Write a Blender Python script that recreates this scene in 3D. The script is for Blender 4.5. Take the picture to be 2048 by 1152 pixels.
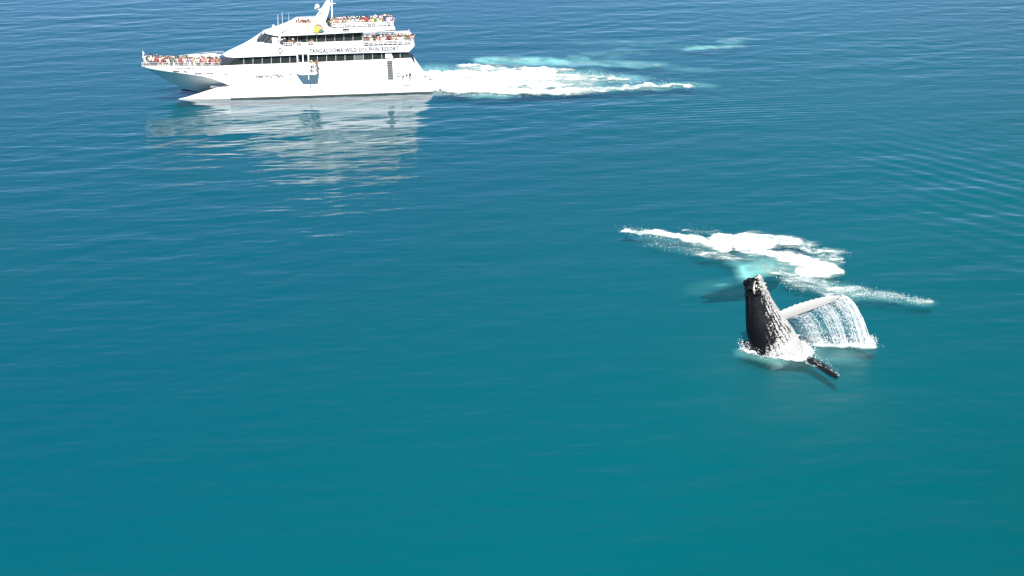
import bpy, bmesh, math, random
import numpy as np
from mathutils import Vector, Matrix

for _o in list(bpy.data.objects):
    bpy.data.objects.remove(_o)
SC = bpy.context.scene
COL = SC.collection
R = math.radians
rng = random.Random(7)
nrg = np.random.default_rng(11)

# ------------------------------------------------------------------ camera
FOC = 4000.0                      # focal length in pixels of the 2048 px wide photograph
CAM_H = 42.0
PITCH = R(15.2)
ROLL = R(1.0)
cam = bpy.data.objects.new("camera", bpy.data.cameras.new("camera"))
COL.objects.link(cam)
cam.data.sensor_width = 36.0
cam.data.lens = 36.0 * FOC / 2048.0
cam.data.clip_start = 1.0
cam.data.clip_end = 60000.0
CAM_ROT = Matrix.Rotation(math.pi / 2 - PITCH, 3, 'X') @ Matrix.Rotation(-ROLL, 3, 'Z')
cam.matrix_world = Matrix.Translation((0, 0, CAM_H)) @ CAM_ROT.to_4x4()
SC.camera = cam

# ------------------------------------------------------------------ sky, sun, exposure
SUN_EL, SUN_AZ = R(50), R(-4)     # azimuth measured from straight behind the camera towards the right
sun_dir = Vector((math.sin(SUN_AZ) * math.cos(SUN_EL), -math.cos(SUN_AZ) * math.cos(SUN_EL), math.sin(SUN_EL)))
world = bpy.data.worlds.new("World")
SC.world = world
world.use_nodes = True
wn, wl = world.node_tree.nodes, world.node_tree.links
wn.clear()
sky = wn.new("ShaderNodeTexSky")
sky.sky_type = 'NISHITA'
sky.sun_disc = False
sky.sun_elevation = SUN_EL
sky.sun_rotation = math.atan2(sun_dir.x, sun_dir.y)
sky.air_density = 0.9
sky.altitude = 4500.0
sky.dust_density = 0.2
sky.ozone_density = 5.0
bg = wn.new("ShaderNodeBackground")
bg.inputs["Strength"].default_value = 0.062
wo = wn.new("ShaderNodeOutputWorld")
wl.new(sky.outputs[0], bg.inputs[0])
wl.new(bg.outputs[0], wo.inputs[0])
sun = bpy.data.objects.new("sun", bpy.data.lights.new("sun", 'SUN'))
COL.objects.link(sun)
sun.data.energy = 5.0
sun.data.angle = R(0.53)
sun.data.color = (1.0, 0.965, 0.90)
sun.rotation_euler = sun_dir.to_track_quat('Z', 'Y').to_euler()
SC.view_settings.view_transform = 'Standard'
SC.view_settings.look = 'None'
SC.view_settings.exposure = 1.12
SC.view_settings.gamma = 1.0
SC.view_settings.use_curve_mapping = False
SC.cycles.use_denoising = True
SC.cycles.max_bounces = 10
SC.cycles.transparent_max_bounces = 16
SC.cycles.caustics_reflective = False
SC.cycles.caustics_refractive = False

# ------------------------------------------------------------------ measuring helpers
def ray(px, py):
    return CAM_ROT @ Vector(((px - 1024) / FOC, -(py - 576) / FOC, -1.0))

def ground(px, py, z=0.0):
    d = ray(px, py)
    return Vector((0, 0, CAM_H)) + d * ((z - CAM_H) / d.z)

def at_depth(px, py, y):
    d = ray(px, py)
    return Vector((0, 0, CAM_H)) + d * (y / d.y)

_RI = np.array(CAM_ROT.transposed())
def project(x, y, z):
    """numpy: world point -> pixel of the 2048 px photograph (used to lay out measured shapes)"""
    p = np.stack([x, y, z - CAM_H], 0)
    c = np.tensordot(_RI, p, axes=(1, 0))
    return 1024 + FOC * c[0] / -c[2], 576 - FOC * c[1] / -c[2]

# ------------------------------------------------------------------ numpy noise
def _hash(ix, iy, seed):
    h = (ix.astype(np.int64) * 374761393 + iy.astype(np.int64) * 668265263 + seed * 1442695041) & 0xffffffff
    h = ((h ^ (h >> 13)) * 1274126177) & 0xffffffff
    h = (h ^ (h >> 16)) & 0xffffffff
    return h.astype(np.float64) / 4294967295.0

def vnoise(x, y, seed=0):
    ix, iy = np.floor(x), np.floor(y)
    fx, fy = x - ix, y - iy
    fx = fx * fx * fx * (fx * (fx * 6 - 15) + 10)
    fy = fy * fy * fy * (fy * (fy * 6 - 15) + 10)
    a, b = _hash(ix, iy, seed), _hash(ix + 1, iy, seed)
    c, d = _hash(ix, iy + 1, seed), _hash(ix + 1, iy + 1, seed)
    return (a + (b - a) * fx) * (1 - fy) + (c + (d - c) * fx) * fy

def fbm(x, y, octaves=4, seed=0, gain=0.5):
    s, a, t = 0.0, 1.0, 0.0
    for o in range(octaves):
        c, n = math.cos(0.6 * o + 0.3), math.sin(0.6 * o + 0.3)
        s = s + a * vnoise((x * c - y * n) * 2.03 ** o + 17.3 * o, (x * n + y * c) * 2.03 ** o - 9.1 * o, seed + o)
        t += a
        a *= gain
    return s / t

# ------------------------------------------------------------------ object helpers
def link(o, parent=None):
    COL.objects.link(o)
    if parent is not None:
        o.parent = parent
    return o

def tag(o, label=None, cat=None, group=None, kind=None):
    if label: o["label"] = label
    if cat: o["category"] = cat
    if group: o["group"] = group
    if kind: o["kind"] = kind
    return o

def empty(name, loc=(0, 0, 0), rz=0.0):
    o = bpy.data.objects.new(name, None)
    o.empty_display_size = 0.5
    o.location = loc
    o.rotation_euler = (0, 0, rz)
    return link(o)

def np_mesh(name, verts, faces, smooth=True, mats=()):
    """verts (n,3); faces (m,3) or (m,4) arrays"""
    me = bpy.data.meshes.new(name)
    verts = np.ascontiguousarray(verts, dtype=np.float32)
    faces = np.ascontiguousarray(faces, dtype=np.int32)
    k = faces.shape[1]
    me.vertices.add(len(verts)); me.vertices.foreach_set("co", verts.ravel())
    me.loops.add(faces.size); me.loops.foreach_set("vertex_index", faces.ravel())
    me.polygons.add(len(faces))
    me.polygons.foreach_set("loop_start", np.arange(0, faces.size, k, dtype=np.int32))
    if smooth:
        me.polygons.foreach_set("use_smooth", np.ones(len(faces), dtype=bool))
    me.update(calc_edges=True)
    me.validate()
    for m in mats:
        me.materials.append(m)
    return me

class MB:
    """collects shapes and links them as ONE mesh object"""
    def __init__(self):
        self.v, self.f, self.mi = [], [], []
    def poly(self, pts, faces, mi=0):
        b = len(self.v)
        self.v += [tuple(p) for p in pts]
        for f in faces:
            self.f.append([b + i for i in f]); self.mi.append(mi)
        return self
    def box(self, lo, hi, mi=0):
        (x0, y0, z0), (x1, y1, z1) = lo, hi
        p = [(x0,y0,z0),(x1,y0,z0),(x1,y1,z0),(x0,y1,z0),(x0,y0,z1),(x1,y0,z1),(x1,y1,z1),(x0,y1,z1)]
        return self.poly(p, [(0,3,2,1),(4,5,6,7),(0,1,5,4),(1,2,6,5),(2,3,7,6),(3,0,4,7)], mi)
    def tube(self, a, b, r0, r1=None, n=8, mi=0, cap=True):
        r1 = r0 if r1 is None else r1
        a, b = Vector(a), Vector(b)
        d = (b - a).normalized()
        u = d.orthogonal().normalized(); w = d.cross(u)
        ring = [u * math.cos(2*math.pi*i/n) + w * math.sin(2*math.pi*i/n) for i in range(n)]
        p = [a + q * r0 for q in ring] + [b + q * r1 for q in ring]
        f = [(i, (i+1) % n, n + (i+1) % n, n + i) for i in range(n)]
        if cap:
            f += [tuple(range(n))[::-1], tuple(range(n, 2*n))]
        return self.poly(p, f, mi)
    def path(self, pts, r, n=6, mi=0):
        for a, b in zip(pts[:-1], pts[1:]):
            self.tube(a, b, r, r, n, mi)
        return self
    def prism(self, outline, y0, y1, mi=0):
        """outline of (x,z) pairs counter-clockwise seen from -y, extruded in y"""
        n = len(outline)
        p = [(x, y0, z) for x, z in outline] + [(x, y1, z) for x, z in outline]
        f = [tuple(range(n)), tuple(range(n, 2*n))[::-1]]
        f += [(i, n + i, n + (i+1) % n, (i+1) % n) for i in range(n)]
        return self.poly(p, f, mi)
    def grid(self, rows, mi=0, flip=False):
        """rows: list of equally long point lists"""
        m, n = len(rows), len(rows[0])
        f = []
        for i in range(m - 1):
            for j in range(n - 1):
                q = (i*n+j, i*n+j+1, (i+1)*n+j+1, (i+1)*n+j)
                f.append(q[::-1] if flip else q)
        return self.poly([p for r in rows for p in r], f, mi)
    def ball(self, c, r, nu=10, nv=7, sc=(1, 1, 1), mi=0):
        rows = []
        for i in range(nv + 1):
            t = math.pi * i / nv
            rows.append([(c[0] + r*sc[0]*math.sin(t)*math.cos(2*math.pi*j/nu), c[1] + r*sc[1]*math.sin(t)*math.sin(2*math.pi*j/nu), c[2] + r*sc[2]*math.cos(t)) for j in range(nu + 1)])
        return self.grid(rows, mi, flip=True)
    def mesh(self, name, mats, smooth=None, fix=True):
        me = bpy.data.meshes.new(name)
        me.from_pydata(self.v, [], self.f)
        for m in (mats if isinstance(mats, (list, tuple)) else [mats]):
            me.materials.append(m)
        me.polygons.foreach_set("material_index", self.mi)
        if fix:
            bm = bmesh.new(); bm.from_mesh(me)
            bmesh.ops.remove_doubles(bm, verts=bm.verts, dist=0.0004)
            bmesh.ops.recalc_face_normals(bm, faces=bm.faces)
            bm.to_mesh(me); bm.free()
        if smooth is not None:
            me.shade_smooth()
            me.set_sharp_from_angle(angle=R(smooth))
        me.update()
        return me
    def build(self, name, mats, parent=None, smooth=None, fix=True):
        return link(bpy.data.objects.new(name, self.mesh(name, mats, smooth, fix)), parent)

def copy_of(o, parent=None, **kw):
    c = o.copy()
    link(c, parent)
    for k, v in kw.items():
        setattr(c, k, v)
    return c

# ------------------------------------------------------------------ materials
def nodes_of(m):
    m.use_nodes = True
    return m.node_tree.nodes, m.node_tree.links

def mat(name, col, rough=0.5, metal=0.0, spec=0.5, var=0.0, scale=4.0, bump=0.0, trans=0.0, dirt=None):
    """principled material with a little noise in colour, gloss and relief"""
    m = bpy.data.materials.new(name)
    n, l = nodes_of(m)
    p = n["Principled BSDF"]
    p.inputs["Base Color"].default_value = (*col, 1)
    p.inputs["Roughness"].default_value = rough
    p.inputs["Metallic"].default_value = metal
    p.inputs["Specular IOR Level"].default_value = spec
    if var or bump or dirt:
        tc = n.new("ShaderNodeTexCoord")
        t = n.new("ShaderNodeTexNoise"); t.inputs["Scale"].default_value = scale; t.inputs["Detail"].default_value = 6
        l.new(tc.outputs["Object"], t.inputs["Vector"])
        if var:
            mx = n.new("ShaderNodeMix"); mx.data_type = 'RGBA'
            mx.inputs[6].default_value = (*[c * (1 - var) for c in col], 1)
            mx.inputs[7].default_value = (*[min(1, c * (1 + var)) for c in col], 1)
            l.new(t.outputs["Fac"], mx.inputs[0])
            l.new(mx.outputs[2], p.inputs["Base Color"])
        if bump:
            b = n.new("ShaderNodeBump"); b.inputs["Strength"].default_value = 1.0; b.inputs["Distance"].default_value = bump
            l.new(t.outputs["Fac"], b.inputs["Height"]); l.new(b.outputs[0], p.inputs["Normal"])
    return m
# ------------------------------------------------------------------ sea
WAVES = []
def _waves():
    g = random.Random(3)
    for i in range(90):
        lam = 1.1 * (9.0 / 1.1) ** (g.random() ** 1.15)
        th = R(90 + 9) + g.gauss(0, R(40))
        k = 2 * math.pi / lam
        slope = 0.0040 * (lam / 2.2) ** -0.35
        WAVES.append((k * math.cos(th), k * math.sin(th), slope / k, g.random() * 6.283))
    for i in range(9):                       # a few longer, lazier swells
        lam = g.uniform(6, 15); th = R(104) + g.gauss(0, R(16)); k = 2 * math.pi / lam
        WAVES.append((k * math.cos(th), k * math.sin(th), 0.0036 / k, g.random() * 6.283))
_waves()
RIP = ground(1945, 375)
RUF = ground(1590, 775)
RIP2 = ground(1480, 222)
RIP3 = ground(1500, 470)
def wave(x, y):
    """height of the sea surface (numpy)"""
    h = np.zeros_like(x)
    patch = 0.30 + 1.2 * fbm(x / 30.0, y / 48.0, 3, 5) + 1.15 * np.exp(-((x + 20) / 24.0) ** 2 - ((y - 224) / 20.0) ** 2)
    for kx, ky, a, ph in WAVES:
        h += a * np.sin(kx * x + ky * y + ph)
    h *= patch
    e = np.exp(-((x - RIP.x) / 9.0) ** 2 - ((y - RIP.y) / 26.0) ** 2)
    h += 0.036 * e * np.sin(2 * math.pi / 2.7 * ((x - RIP.x) * 0.86 + (y - RIP.y) * 0.5 + 1.8 * fbm(x / 7, y / 11, 2, 8)))
    e = np.exp(-((x - RIP2.x) / 13.0) ** 2 - ((y - RIP2.y) / 9.0) ** 2)
    h += 0.016 * e * np.sin(2 * math.pi / 1.6 * ((x - RIP2.x) * 0.10 - (y - RIP2.y) + 1.2 * fbm(x / 7, y / 5, 2, 9)))
    return h

def segs(px, py, table):
    """strongest of a list of soft capsules measured in the photograph: (x0,y0,x1,y1,rx,ry,strength)"""
    out = np.zeros_like(px)
    for x0, y0, x1, y1, rx, ry, st in table:
        ax, ay, bx, by = x0 / rx, y0 / ry, x1 / rx, y1 / ry
        qx, qy = px / rx, py / ry
        dx, dy = bx - ax, by - ay
        t = np.clip(((qx - ax) * dx + (qy - ay) * dy) / max(1e-9, dx * dx + dy * dy), 0, 1)
        d = np.hypot(qx - ax - t * dx, qy - ay - t * dy)
        out = np.maximum(out, st * np.clip(1.6 - 1.6 * d, 0, 1) ** 0.8)
    return out

AERATED = [  # turquoise water full of bubbles
    (975, 121, 1120, 124, 34, 11, .95), (1090, 126, 1300, 130, 50, 8, .6), (1140, 118, 1230, 126, 40, 8, .5), (1200, 110, 1250, 104, 60, 8, .25),
    (870, 150, 1180, 160, 60, 26, .8), (1150, 150, 1260, 158, 50, 12, .7), (1200, 176, 1380, 170, 60, 9, .5), (1290, 130, 1400, 140, 60, 6, .25),
    (1385, 96, 1465, 92, 36, 5, .8), (1450, 84, 1490, 78, 30, 4, .45), (1180, 84, 1330, 90, 60, 5, .22), (880, 184, 1000, 193, 40, 7, .5),
    (1497, 545, 1530, 532, 26, 26, 1.0), (1500, 520, 1640, 535, 50, 26, .55), (1440, 572, 1452, 570, 14, 5, .35), (1300, 480, 1460, 512, 40, 14, .25),
    (1600, 560, 1700, 585, 40, 18, .4), (1700, 585, 1840, 604, 30, 10, .3), (1640, 660, 1710, 684, 34, 18, .16), (1600, 700, 1680, 715, 50, 18, .3),
    (1490, 705, 1560, 722, 30, 12, .35), (1400, 580, 1480, 560, 40, 14, .12)]

def make_sea():
    xs = np.concatenate([-60 - np.geomspace(20000, 42, 26) + 1, np.arange(-101, 101.01, 0.5), 60 + np.geomspace(42, 20000, 26) - 1])
    xs = np.unique(np.round(xs, 3))
    ys = np.concatenate([-np.geomspace(6000, 4, 12), np.arange(0, 86, 4.0), np.arange(86, 368, 0.22), 368 + np.geomspace(0.4, 25000, 60)])
    X, Y = np.meshgrid(xs, ys)
    Z = wave(X, Y)
    inner = np.clip((104 - np.abs(X)) / 8, 0, 1) * np.clip((Y - 80) / 8, 0, 1) * np.clip((380 - Y) / 14, 0, 1)
    Z *= inner
    nx, ny = len(xs), len(ys)
    top = np.stack([X.ravel(), Y.ravel(), Z.ravel()], 1)
    idx = np.arange(nx * ny).reshape(ny, nx)
    F = np.stack([idx[:-1, :-1].ravel(), idx[:-1, 1:].ravel(), idx[1:, 1:].ravel(), idx[1:, :-1].ravel()], 1)
    me = np_mesh("sea", top, F)
    px, py = project(X.ravel(), np.maximum(Y.ravel(), 20.0), np.zeros(X.size))
    wob = fbm(X.ravel() / 2.2, Y.ravel() / 4.0, 4, 21)
    aer = np.clip(segs(px + 26 * (wob - .5), py + 10 * (wob - .5), AERATED) * (0.35 + 1.1 * fbm(X.ravel() / 1.1, Y.ravel() / 2.6, 4, 31)), 0, 1)
    aer[(Y.ravel() < 60) | (Y.ravel() > 420)] = 0
    ruf = np.exp(-((X - RUF.x) / 8.0) ** 4 - ((Y - RUF.y) / 15.0) ** 4).ravel()
    att = me.attributes.new("ruffle", 'FLOAT', 'POINT'); att.data.foreach_set("value", ruf.astype(np.float32))
    att = me.attributes.new("aeration", 'FLOAT', 'POINT')
    vals = np.zeros(len(me.vertices), dtype=np.float32); vals[:nx * ny] = aer
    att.data.foreach_set("value", vals)
    return me

WATER_A = (0.0004, 0.064, 0.102)
WATER_B = (0.0004, 0.086, 0.099)
WATER_C = (0.0004, 0.060, 0.058)

def sea_material():
    m = bpy.data.materials.new("sea_water")
    n, l = nodes_of(m)
    n.clear()
    out = n.new("ShaderNodeOutputMaterial")
    tc = n.new("ShaderNodeTexCoord")
    def noise(scale, sx, sy, detail=3.0, rot=0.0):
        mp = n.new("ShaderNodeMapping"); mp.inputs["Scale"].default_value = (sx, sy, 1); mp.inputs["Rotation"].default_value = (0, 0, rot)
        t = n.new("ShaderNodeTexNoise"); t.inputs["Scale"].default_value = scale; t.inputs["Detail"].default_value = detail
        l.new(tc.outputs["Object"], mp.inputs[0]); l.new(mp.outputs[0], t.inputs["Vector"])
        return t
    def bump(t, dist, prev=None):
        b = n.new("ShaderNodeBump"); b.inputs["Distance"].default_value = dist
        l.new(t.outputs["Fac"], b.inputs["Height"])
        if prev: l.new(prev.outputs[0], b.inputs["Normal"])
        return b
    b1 = bump(noise(1.0, 0.55, 1.0, 4.0, 0.12), 0.022)
    b2 = bump(noise(4.5, 0.6, 1.0, 4.0, -0.2), 0.0055, b1)
    fr = n.new("ShaderNodeFresnel"); fr.inputs["IOR"].default_value = 1.333
    l.new(b2.outputs[0], fr.inputs["Normal"])
    pw = n.new("ShaderNodeMath"); pw.operation = 'POWER'; pw.inputs[1].default_value = 1.6; l.new(fr.outputs[0], pw.inputs[0])
    fg = n.new("ShaderNodeMath"); fg.operation = 'MULTIPLY'; fg.inputs[1].default_value = 1.6; fg.use_clamp = True; l.new(pw.outputs[0], fg.inputs[0])
    gl = n.new("ShaderNodeBsdfGlossy"); gl.inputs["Roughness"].default_value = 0.05
    l.new(b2.outputs[0], gl.inputs["Normal"])
    rf = n.new("ShaderNodeAttribute"); rf.attribute_name = "ruffle"
    rm = n.new("ShaderNodeMath"); rm.operation = 'MULTIPLY_ADD'; rm.inputs[1].default_value = 0.34; rm.inputs[2].default_value = 0.045
    l.new(rf.outputs["Fac"], rm.inputs[0]); l.new(rm.outputs[0], gl.inputs["Roughness"])
    # body colour of the water: teal, drifting to blue-green in broad patches
    big = noise(0.021, 1.0, 0.8, 2.0, 0.5)
    sp = n.new("ShaderNodeSeparateXYZ"); l.new(tc.outputs["Object"], sp.inputs[0])
    def madd(src, mul, add, clamp=False):
        q = n.new("ShaderNodeMath"); q.operation = 'MULTIPLY_ADD'; q.use_clamp = clamp
        l.new(src, q.inputs[0]); q.inputs[1].default_value = mul
        if isinstance(add, float): q.inputs[2].default_value = add
        else: l.new(add, q.inputs[2])
        return q.outputs[0]
    shoal = madd(sp.outputs["Y"], -0.0060, 1.16, True)          # body colour grades greener towards the nearer water, bluer far off
    drift = madd(sp.outputs["X"], 0.013, madd(big.outputs["Fac"], 0.5, -0.25))
    fac = madd(shoal, 1.0, drift, True)
    cr = n.new("ShaderNodeValToRGB")
    cr.color_ramp.elements[0].position = 0.0; cr.color_ramp.elements[0].color = (*WATER_A, 1)
    cr.color_ramp.elements[1].position = 1.0; cr.color_ramp.elements[1].color = (*WATER_C, 1)
    em_ = cr.color_ramp.elements.new(0.56); em_.color = (*WATER_B, 1)
    l.new(fac, cr.inputs[0])
    at = n.new("ShaderNodeAttribute"); at.attribute_name = "aeration"
    mc = n.new("ShaderNodeMix"); mc.data_type = 'RGBA'
    l.new(at.outputs["Fac"], mc.inputs[0]); l.new(cr.outputs[0], mc.inputs[6]); mc.inputs[7].default_value = (0.20, 0.50, 0.47, 1)
    df = n.new("ShaderNodeBsdfDiffuse"); l.new(mc.outputs[2], df.inputs["Color"])
    tr = n.new("ShaderNodeBsdfTransparent")
    cl = n.new("ShaderNodeMath"); cl.operation = 'MULTIPLY_ADD'; cl.inputs[1].default_value = 0.5; cl.inputs[2].default_value = 0.42; cl.use_clamp = True
    l.new(at.outputs["Fac"], cl.inputs[0])
    mx1 = n.new("ShaderNodeMixShader"); l.new(cl.outputs[0], mx1.inputs[0]); l.new(tr.outputs[0], mx1.inputs[1]); l.new(df.outputs[0], mx1.inputs[2])
    mx2 = n.new("ShaderNodeMixShader"); l.new(fg.outputs[0], mx2.inputs[0]); l.new(mx1.outputs[0], mx2.inputs[1]); l.new(gl.outputs[0], mx2.inputs[2])
    l.new(mx2.outputs[0], out.inputs["Surface"])
    return m

SEA_MAT = sea_material()
sea_me = make_sea()
sea_me.materials.append(SEA_MAT)
sea = link(bpy.data.objects.new("sea", sea_me))
tag(sea, "calm teal and blue sea water with fine ripples", "sea", kind="structure")

# the murk below, where sight ends
murk = bpy.data.materials.new("deep_water")
_n, _l = nodes_of(murk)
_n["Principled BSDF"].inputs["Base Color"].default_value = (0.0006, 0.113, 0.156, 1)
_n["Principled BSDF"].inputs["Roughness"].default_value = 1.0
_n["Principled BSDF"].inputs["Specular IOR Level"].default_value = 0.0
deep = MB().poly([(-21000, -7000, -1.0), (21000, -7000, -1.0), (21000, 26000, -1.0), (-21000, 26000, -1.0)], [(0, 1, 2, 3)]).build("deep_water", murk)
tag(deep, "cloudy blue green water below the surface", "sea", kind="structure")
# ------------------------------------------------------------------ the catamaran
_a, _b = ground(470, 198.5), ground(862, 185.5)
UX = (_b - _a).normalized()
UY = Vector((-UX.y, UX.x, 0))
YAW = math.atan2(UX.y, UX.x)
SO = _a - UX * 12.0
BEAM, CL = 10.0, 5.0

def S(px, py, b=0.0):
    """photograph pixel -> (along, height) on the ship's upright lengthwise plane b metres in from its near side"""
    d = ray(px, py)
    c = Vector((0, 0, CAM_H))
    t = ((SO + UY * b) - c).dot(UY) / d.dot(UY)
    p = c + d * t
    return (p - SO).dot(UX), p.z

def P(px, py, b=0.0):
    s, z = S(px, py, b)
    return (s, b, z)

def lerp(a, b, t):
    return tuple(x + (y - x) * t for x, y in zip(a, b))

def interp(tab, x):
    if x <= tab[0][0]: return tab[0][1]
    for (x0, y0), (x1, y1) in zip(tab[:-1], tab[1:]):
        if x <= x1:
            return y0 + (y1 - y0) * (x - x0) / (x1 - x0)
    return tab[-1][1]

S_TIP = S(283.5, 132, CL)[0]
S_APEX = S(459, 171.5, 0)[0]
def bow_b(s):
    t = min(1, max(0, (s - S_TIP) / (S_APEX - S_TIP)))
    return CL * (1 - t) ** 1.75

def SB(px, py):
    b = 2.0
    for _ in range(12):
        s, z = S(px, py, b)
        b = 0.5 * b + 0.5 * bow_b(s)
    return s, b, z

M_WHITE = mat("white_ship_paint", (0.80, 0.80, 0.785), 0.32, var=0.03, scale=0.7, bump=0.002)
M_DECK = mat("deck_paint", (0.42, 0.46, 0.45), 0.6, var=0.08, scale=2.0)
M_BOOT = mat("antifouling", (0.035, 0.04, 0.03), 0.7, var=0.3, scale=1.5)
M_GREY = mat("grey_lettering", (0.035, 0.037, 0.04), 0.5)
M_LGREY = mat("light_grey_paint", (0.26, 0.27, 0.27), 0.5, var=0.1, scale=3)
M_PALE = mat("grey_hull_mark", (0.05, 0.053, 0.054), 0.5)
M_FRAME = mat("window_mullion", (0.34, 0.36, 0.35), 0.5)
M_ALU = mat("railing_white", (0.74, 0.74, 0.72), 0.4)
M_DARK = mat("dark_void", (0.02, 0.02, 0.02), 0.7)
M_CABIN = mat("cabin_interior", (0.20, 0.185, 0.16), 0.8, var=0.4, scale=1.4)
M_SEAT = mat("red_seat_cloth", (0.30, 0.05, 0.05), 0.8, var=0.2, scale=6)
M_YELLOW = mat("emblem_yellow", (0.62, 0.52, 0.06), 0.5)
M_PEACH = mat("emblem_peach", (0.60, 0.36, 0.16), 0.5)
M_OLIVE = mat("emblem_olive", (0.16, 0.17, 0.08), 0.5)
M_BLUEG = mat("emblem_blue_green", (0.06, 0.17, 0.15), 0.5)
M_NAVY = mat("emblem_navy", (0.05, 0.07, 0.13), 0.5)

def glass(name, tint, clear):
    m = bpy.data.materials.new(name)
    n, l = nodes_of(m)
    p = n["Principled BSDF"]; o = n["Material Output"]
    p.inputs["Base Color"].default_value = (*tint, 1); p.inputs["Roughness"].default_value = 0.06
    t = n.new("ShaderNodeBsdfTransparent"); t.inputs[0].default_value = (0.72, 0.80, 0.78, 1)
    x = n.new("ShaderNodeMixShader"); x.inputs[0].default_value = clear
    l.new(p.outputs[0], x.inputs[1]); l.new(t.outputs[0], x.inputs[2]); l.new(x.outputs[0], o.inputs["Surface"])
    return m
M_GLASS = glass("tinted_window_glass", (0.045, 0.056, 0.053), 0.62)
M_GLASS2 = glass("grey_window_blind_glass", (0.13, 0.14, 0.135), 0.12)
M_SCREEN = glass("raked_windscreen_glass", (0.03, 0.036, 0.045), 0.25)

ship = empty("catamaran_ferry", SO, YAW)
tag(ship, "white double-decked catamaran ferry crowded with passengers, heading left", "ferry")

def both(fn):
    """call for the near side (identity) and the far side (mirrored)"""
    fn(lambda p: (p[0], p[1], p[2])); fn(lambda p: (p[0], BEAM - p[1], p[2]))

GUN = [(283.5, 131.2), (300, 131.4), (340, 131.6), (400, 131.8), (459, 131.0)]
LOW = [(283.6, 132.4), (292, 136.2), (300, 137.8), (320, 141.2), (345, 144.6), (370, 147.6), (400, 151.8), (425, 157.6), (445, 165), (459, 171.5)]
KEEL = [(283.8, 132.8), (326.6, 156.6), (336, 162.5), (362, 175), (382, 181), (395, 183.6), (425, 184)]
gun_tab = sorted((SB(*p)[0], SB(*p)[2]) for p in GUN)
low_tab = sorted((SB(*p)[0], SB(*p)[2]) for p in LOW)
keel_tab = sorted(S(*p, CL) for p in KEEL)
def gun_z(s): return interp(gun_tab, s)
def deck_z(s): return max(gun_z(s) - .62, min(gun_z(s) - .04, interp(low_tab, s) + .06))

def side_line(tab, b):   # a px table -> function of s at offset b
    q = sorted(S(x, y, b) for x, y in tab)
    return lambda s: interp(q, s)

SILL = [(440, 131.5), (480, 129.8), (560, 127.3), (700, 121.6), (822, 116.0)]
WTOP = [(470, 115.6), (560, 111.6), (722, 106.2), (817, 104.0)]
STERN = [(822, 116.0), (826, 122), (832, 133.5), (836.5, 139), (838.5, 143), (848, 156), (858, 170), (867, 183.5)]
S_STERN = S(867, 184)[0]

# --- hull: topsides, bow, demihulls in one shell
h = MB()
N = 34
st = [S_TIP + (S_APEX - S_TIP) * (i / N) ** 1.25 for i in range(N + 1)]
def _bow(m):
    rows, und = [], []
    for s in st:
        b = bow_b(s); zt, zl = gun_z(s), min(gun_z(s) - .05, interp(low_tab, s))
        rows.append([m((s, b + 0.10 * k / 4 * (1 if s > S_TIP else 0), zt + (zl - zt) * k / 4)) for k in range(5)])
        zk = interp(keel_tab, s)
        e = rows[-1][-1]; bl = b + (0.10 if s > S_TIP else 0)
        und.append([m((s, bl + (CL - bl) * u, zl + (min(zk, zl - 0.02) - zl) * u ** 1.45)) for u in [k / 10 for k in range(11)]])
    h.grid(rows); h.grid(und)
    # inner face of the bulwark
    h.grid([[m((s, min(CL, bow_b(s) + .12), gun_z(s))), m((s, min(CL, bow_b(s) + .12), deck_z(s)))] for s in st])
    h.grid([[m((s, bow_b(s), gun_z(s))), m((s, min(CL, bow_b(s) + .12), gun_z(s)))] for s in st])
both(_bow)
tipx = S(355, 201.8, 1.3)
def _hulls(m):
    rows = []
    for i in range(25):
        t = i / 24
        s = tipx[0] + (S_APEX - tipx[0]) * t
        zt = tipx[1] + (S(459, 171.5)[1] - tipx[1]) * (t ** 0.93)
        bo, bi = 1.3 * (1 - t) ** 1.6 + 0.1 * math.sin(math.pi * t), 1.3 + 1.3 * t ** 0.8
        mid = (bo + bi) / 2
        rows.append([m((s, mid, -1.0)), m((s, bo * .9 + mid * .1, -.35)), m((s, bo, .04)), m((s, bo, .04 + zt * .45)), m((s, bo * .8 + mid * .2, zt * .9 + .05)), m((s, mid, zt + .06)), m((s, bi, zt * .6 + .1)), m((s, bi, .04)), m((s, bi, -.35)), m((s, mid, -1.0))])
    s1 = S_STERN
    zA = S(459, 171.5)[1]
    for s in (S_APEX + .4, s1 - 1.2):
        rows.append([m((s, 1.3, -1.0)), m((s, .14, -.35)), m((s, .14, .13)), m((s, .14, .8)), m((s, .14, zA)), m((s, 1.3, zA + .02)), m((s, 2.6, zA)), m((s, 2.6, .13)), m((s, 2.6, -.35)), m((s, 1.3, -1.0))])
    h.grid([r[:3] for r in rows], 1); h.grid([r[2:8] for r in rows], 0); h.grid([r[7:] for r in rows], 1)
both(_hulls)
side_poly = [S(*p) for p in SILL if p[0] > 459]
side_poly = [(S_APEX, gun_z(S_APEX))] + side_poly + [S(*p) for p in STERN[1:]]
bottom_s = [S_STERN, S_APEX]
outline = [(S_APEX, -.3), (S_STERN, -.3)] + side_poly[::-1]
h.prism(outline, 0.0, 0.13)
h.prism(outline, BEAM - .13, BEAM)
# tunnel roof and stepped transom
zt = S(459, 171.5)[1]
h.box((S_APEX - 2.5, 2.4, 1.15), (S_STERN - 2.0, BEAM - 2.4, 1.35))
z1, z2 = S(836, 139)[1], S(858, 170)[1]
h.box((S(836, 139)[0] - .25, .14, 1.3), (S(836, 139)[0] - .1, BEAM - .14, z1))
h.box((S(836, 139)[0] - .1, .14, z2 - .15), (S(857, 170)[0], BEAM - .14, z2))
h.box((S(857, 170)[0] - .15, .14, .2), (S(857, 170)[0], BEAM - .14, z2 - .15))
h.build("hull", [M_WHITE, M_BOOT], ship, smooth=38)

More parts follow.
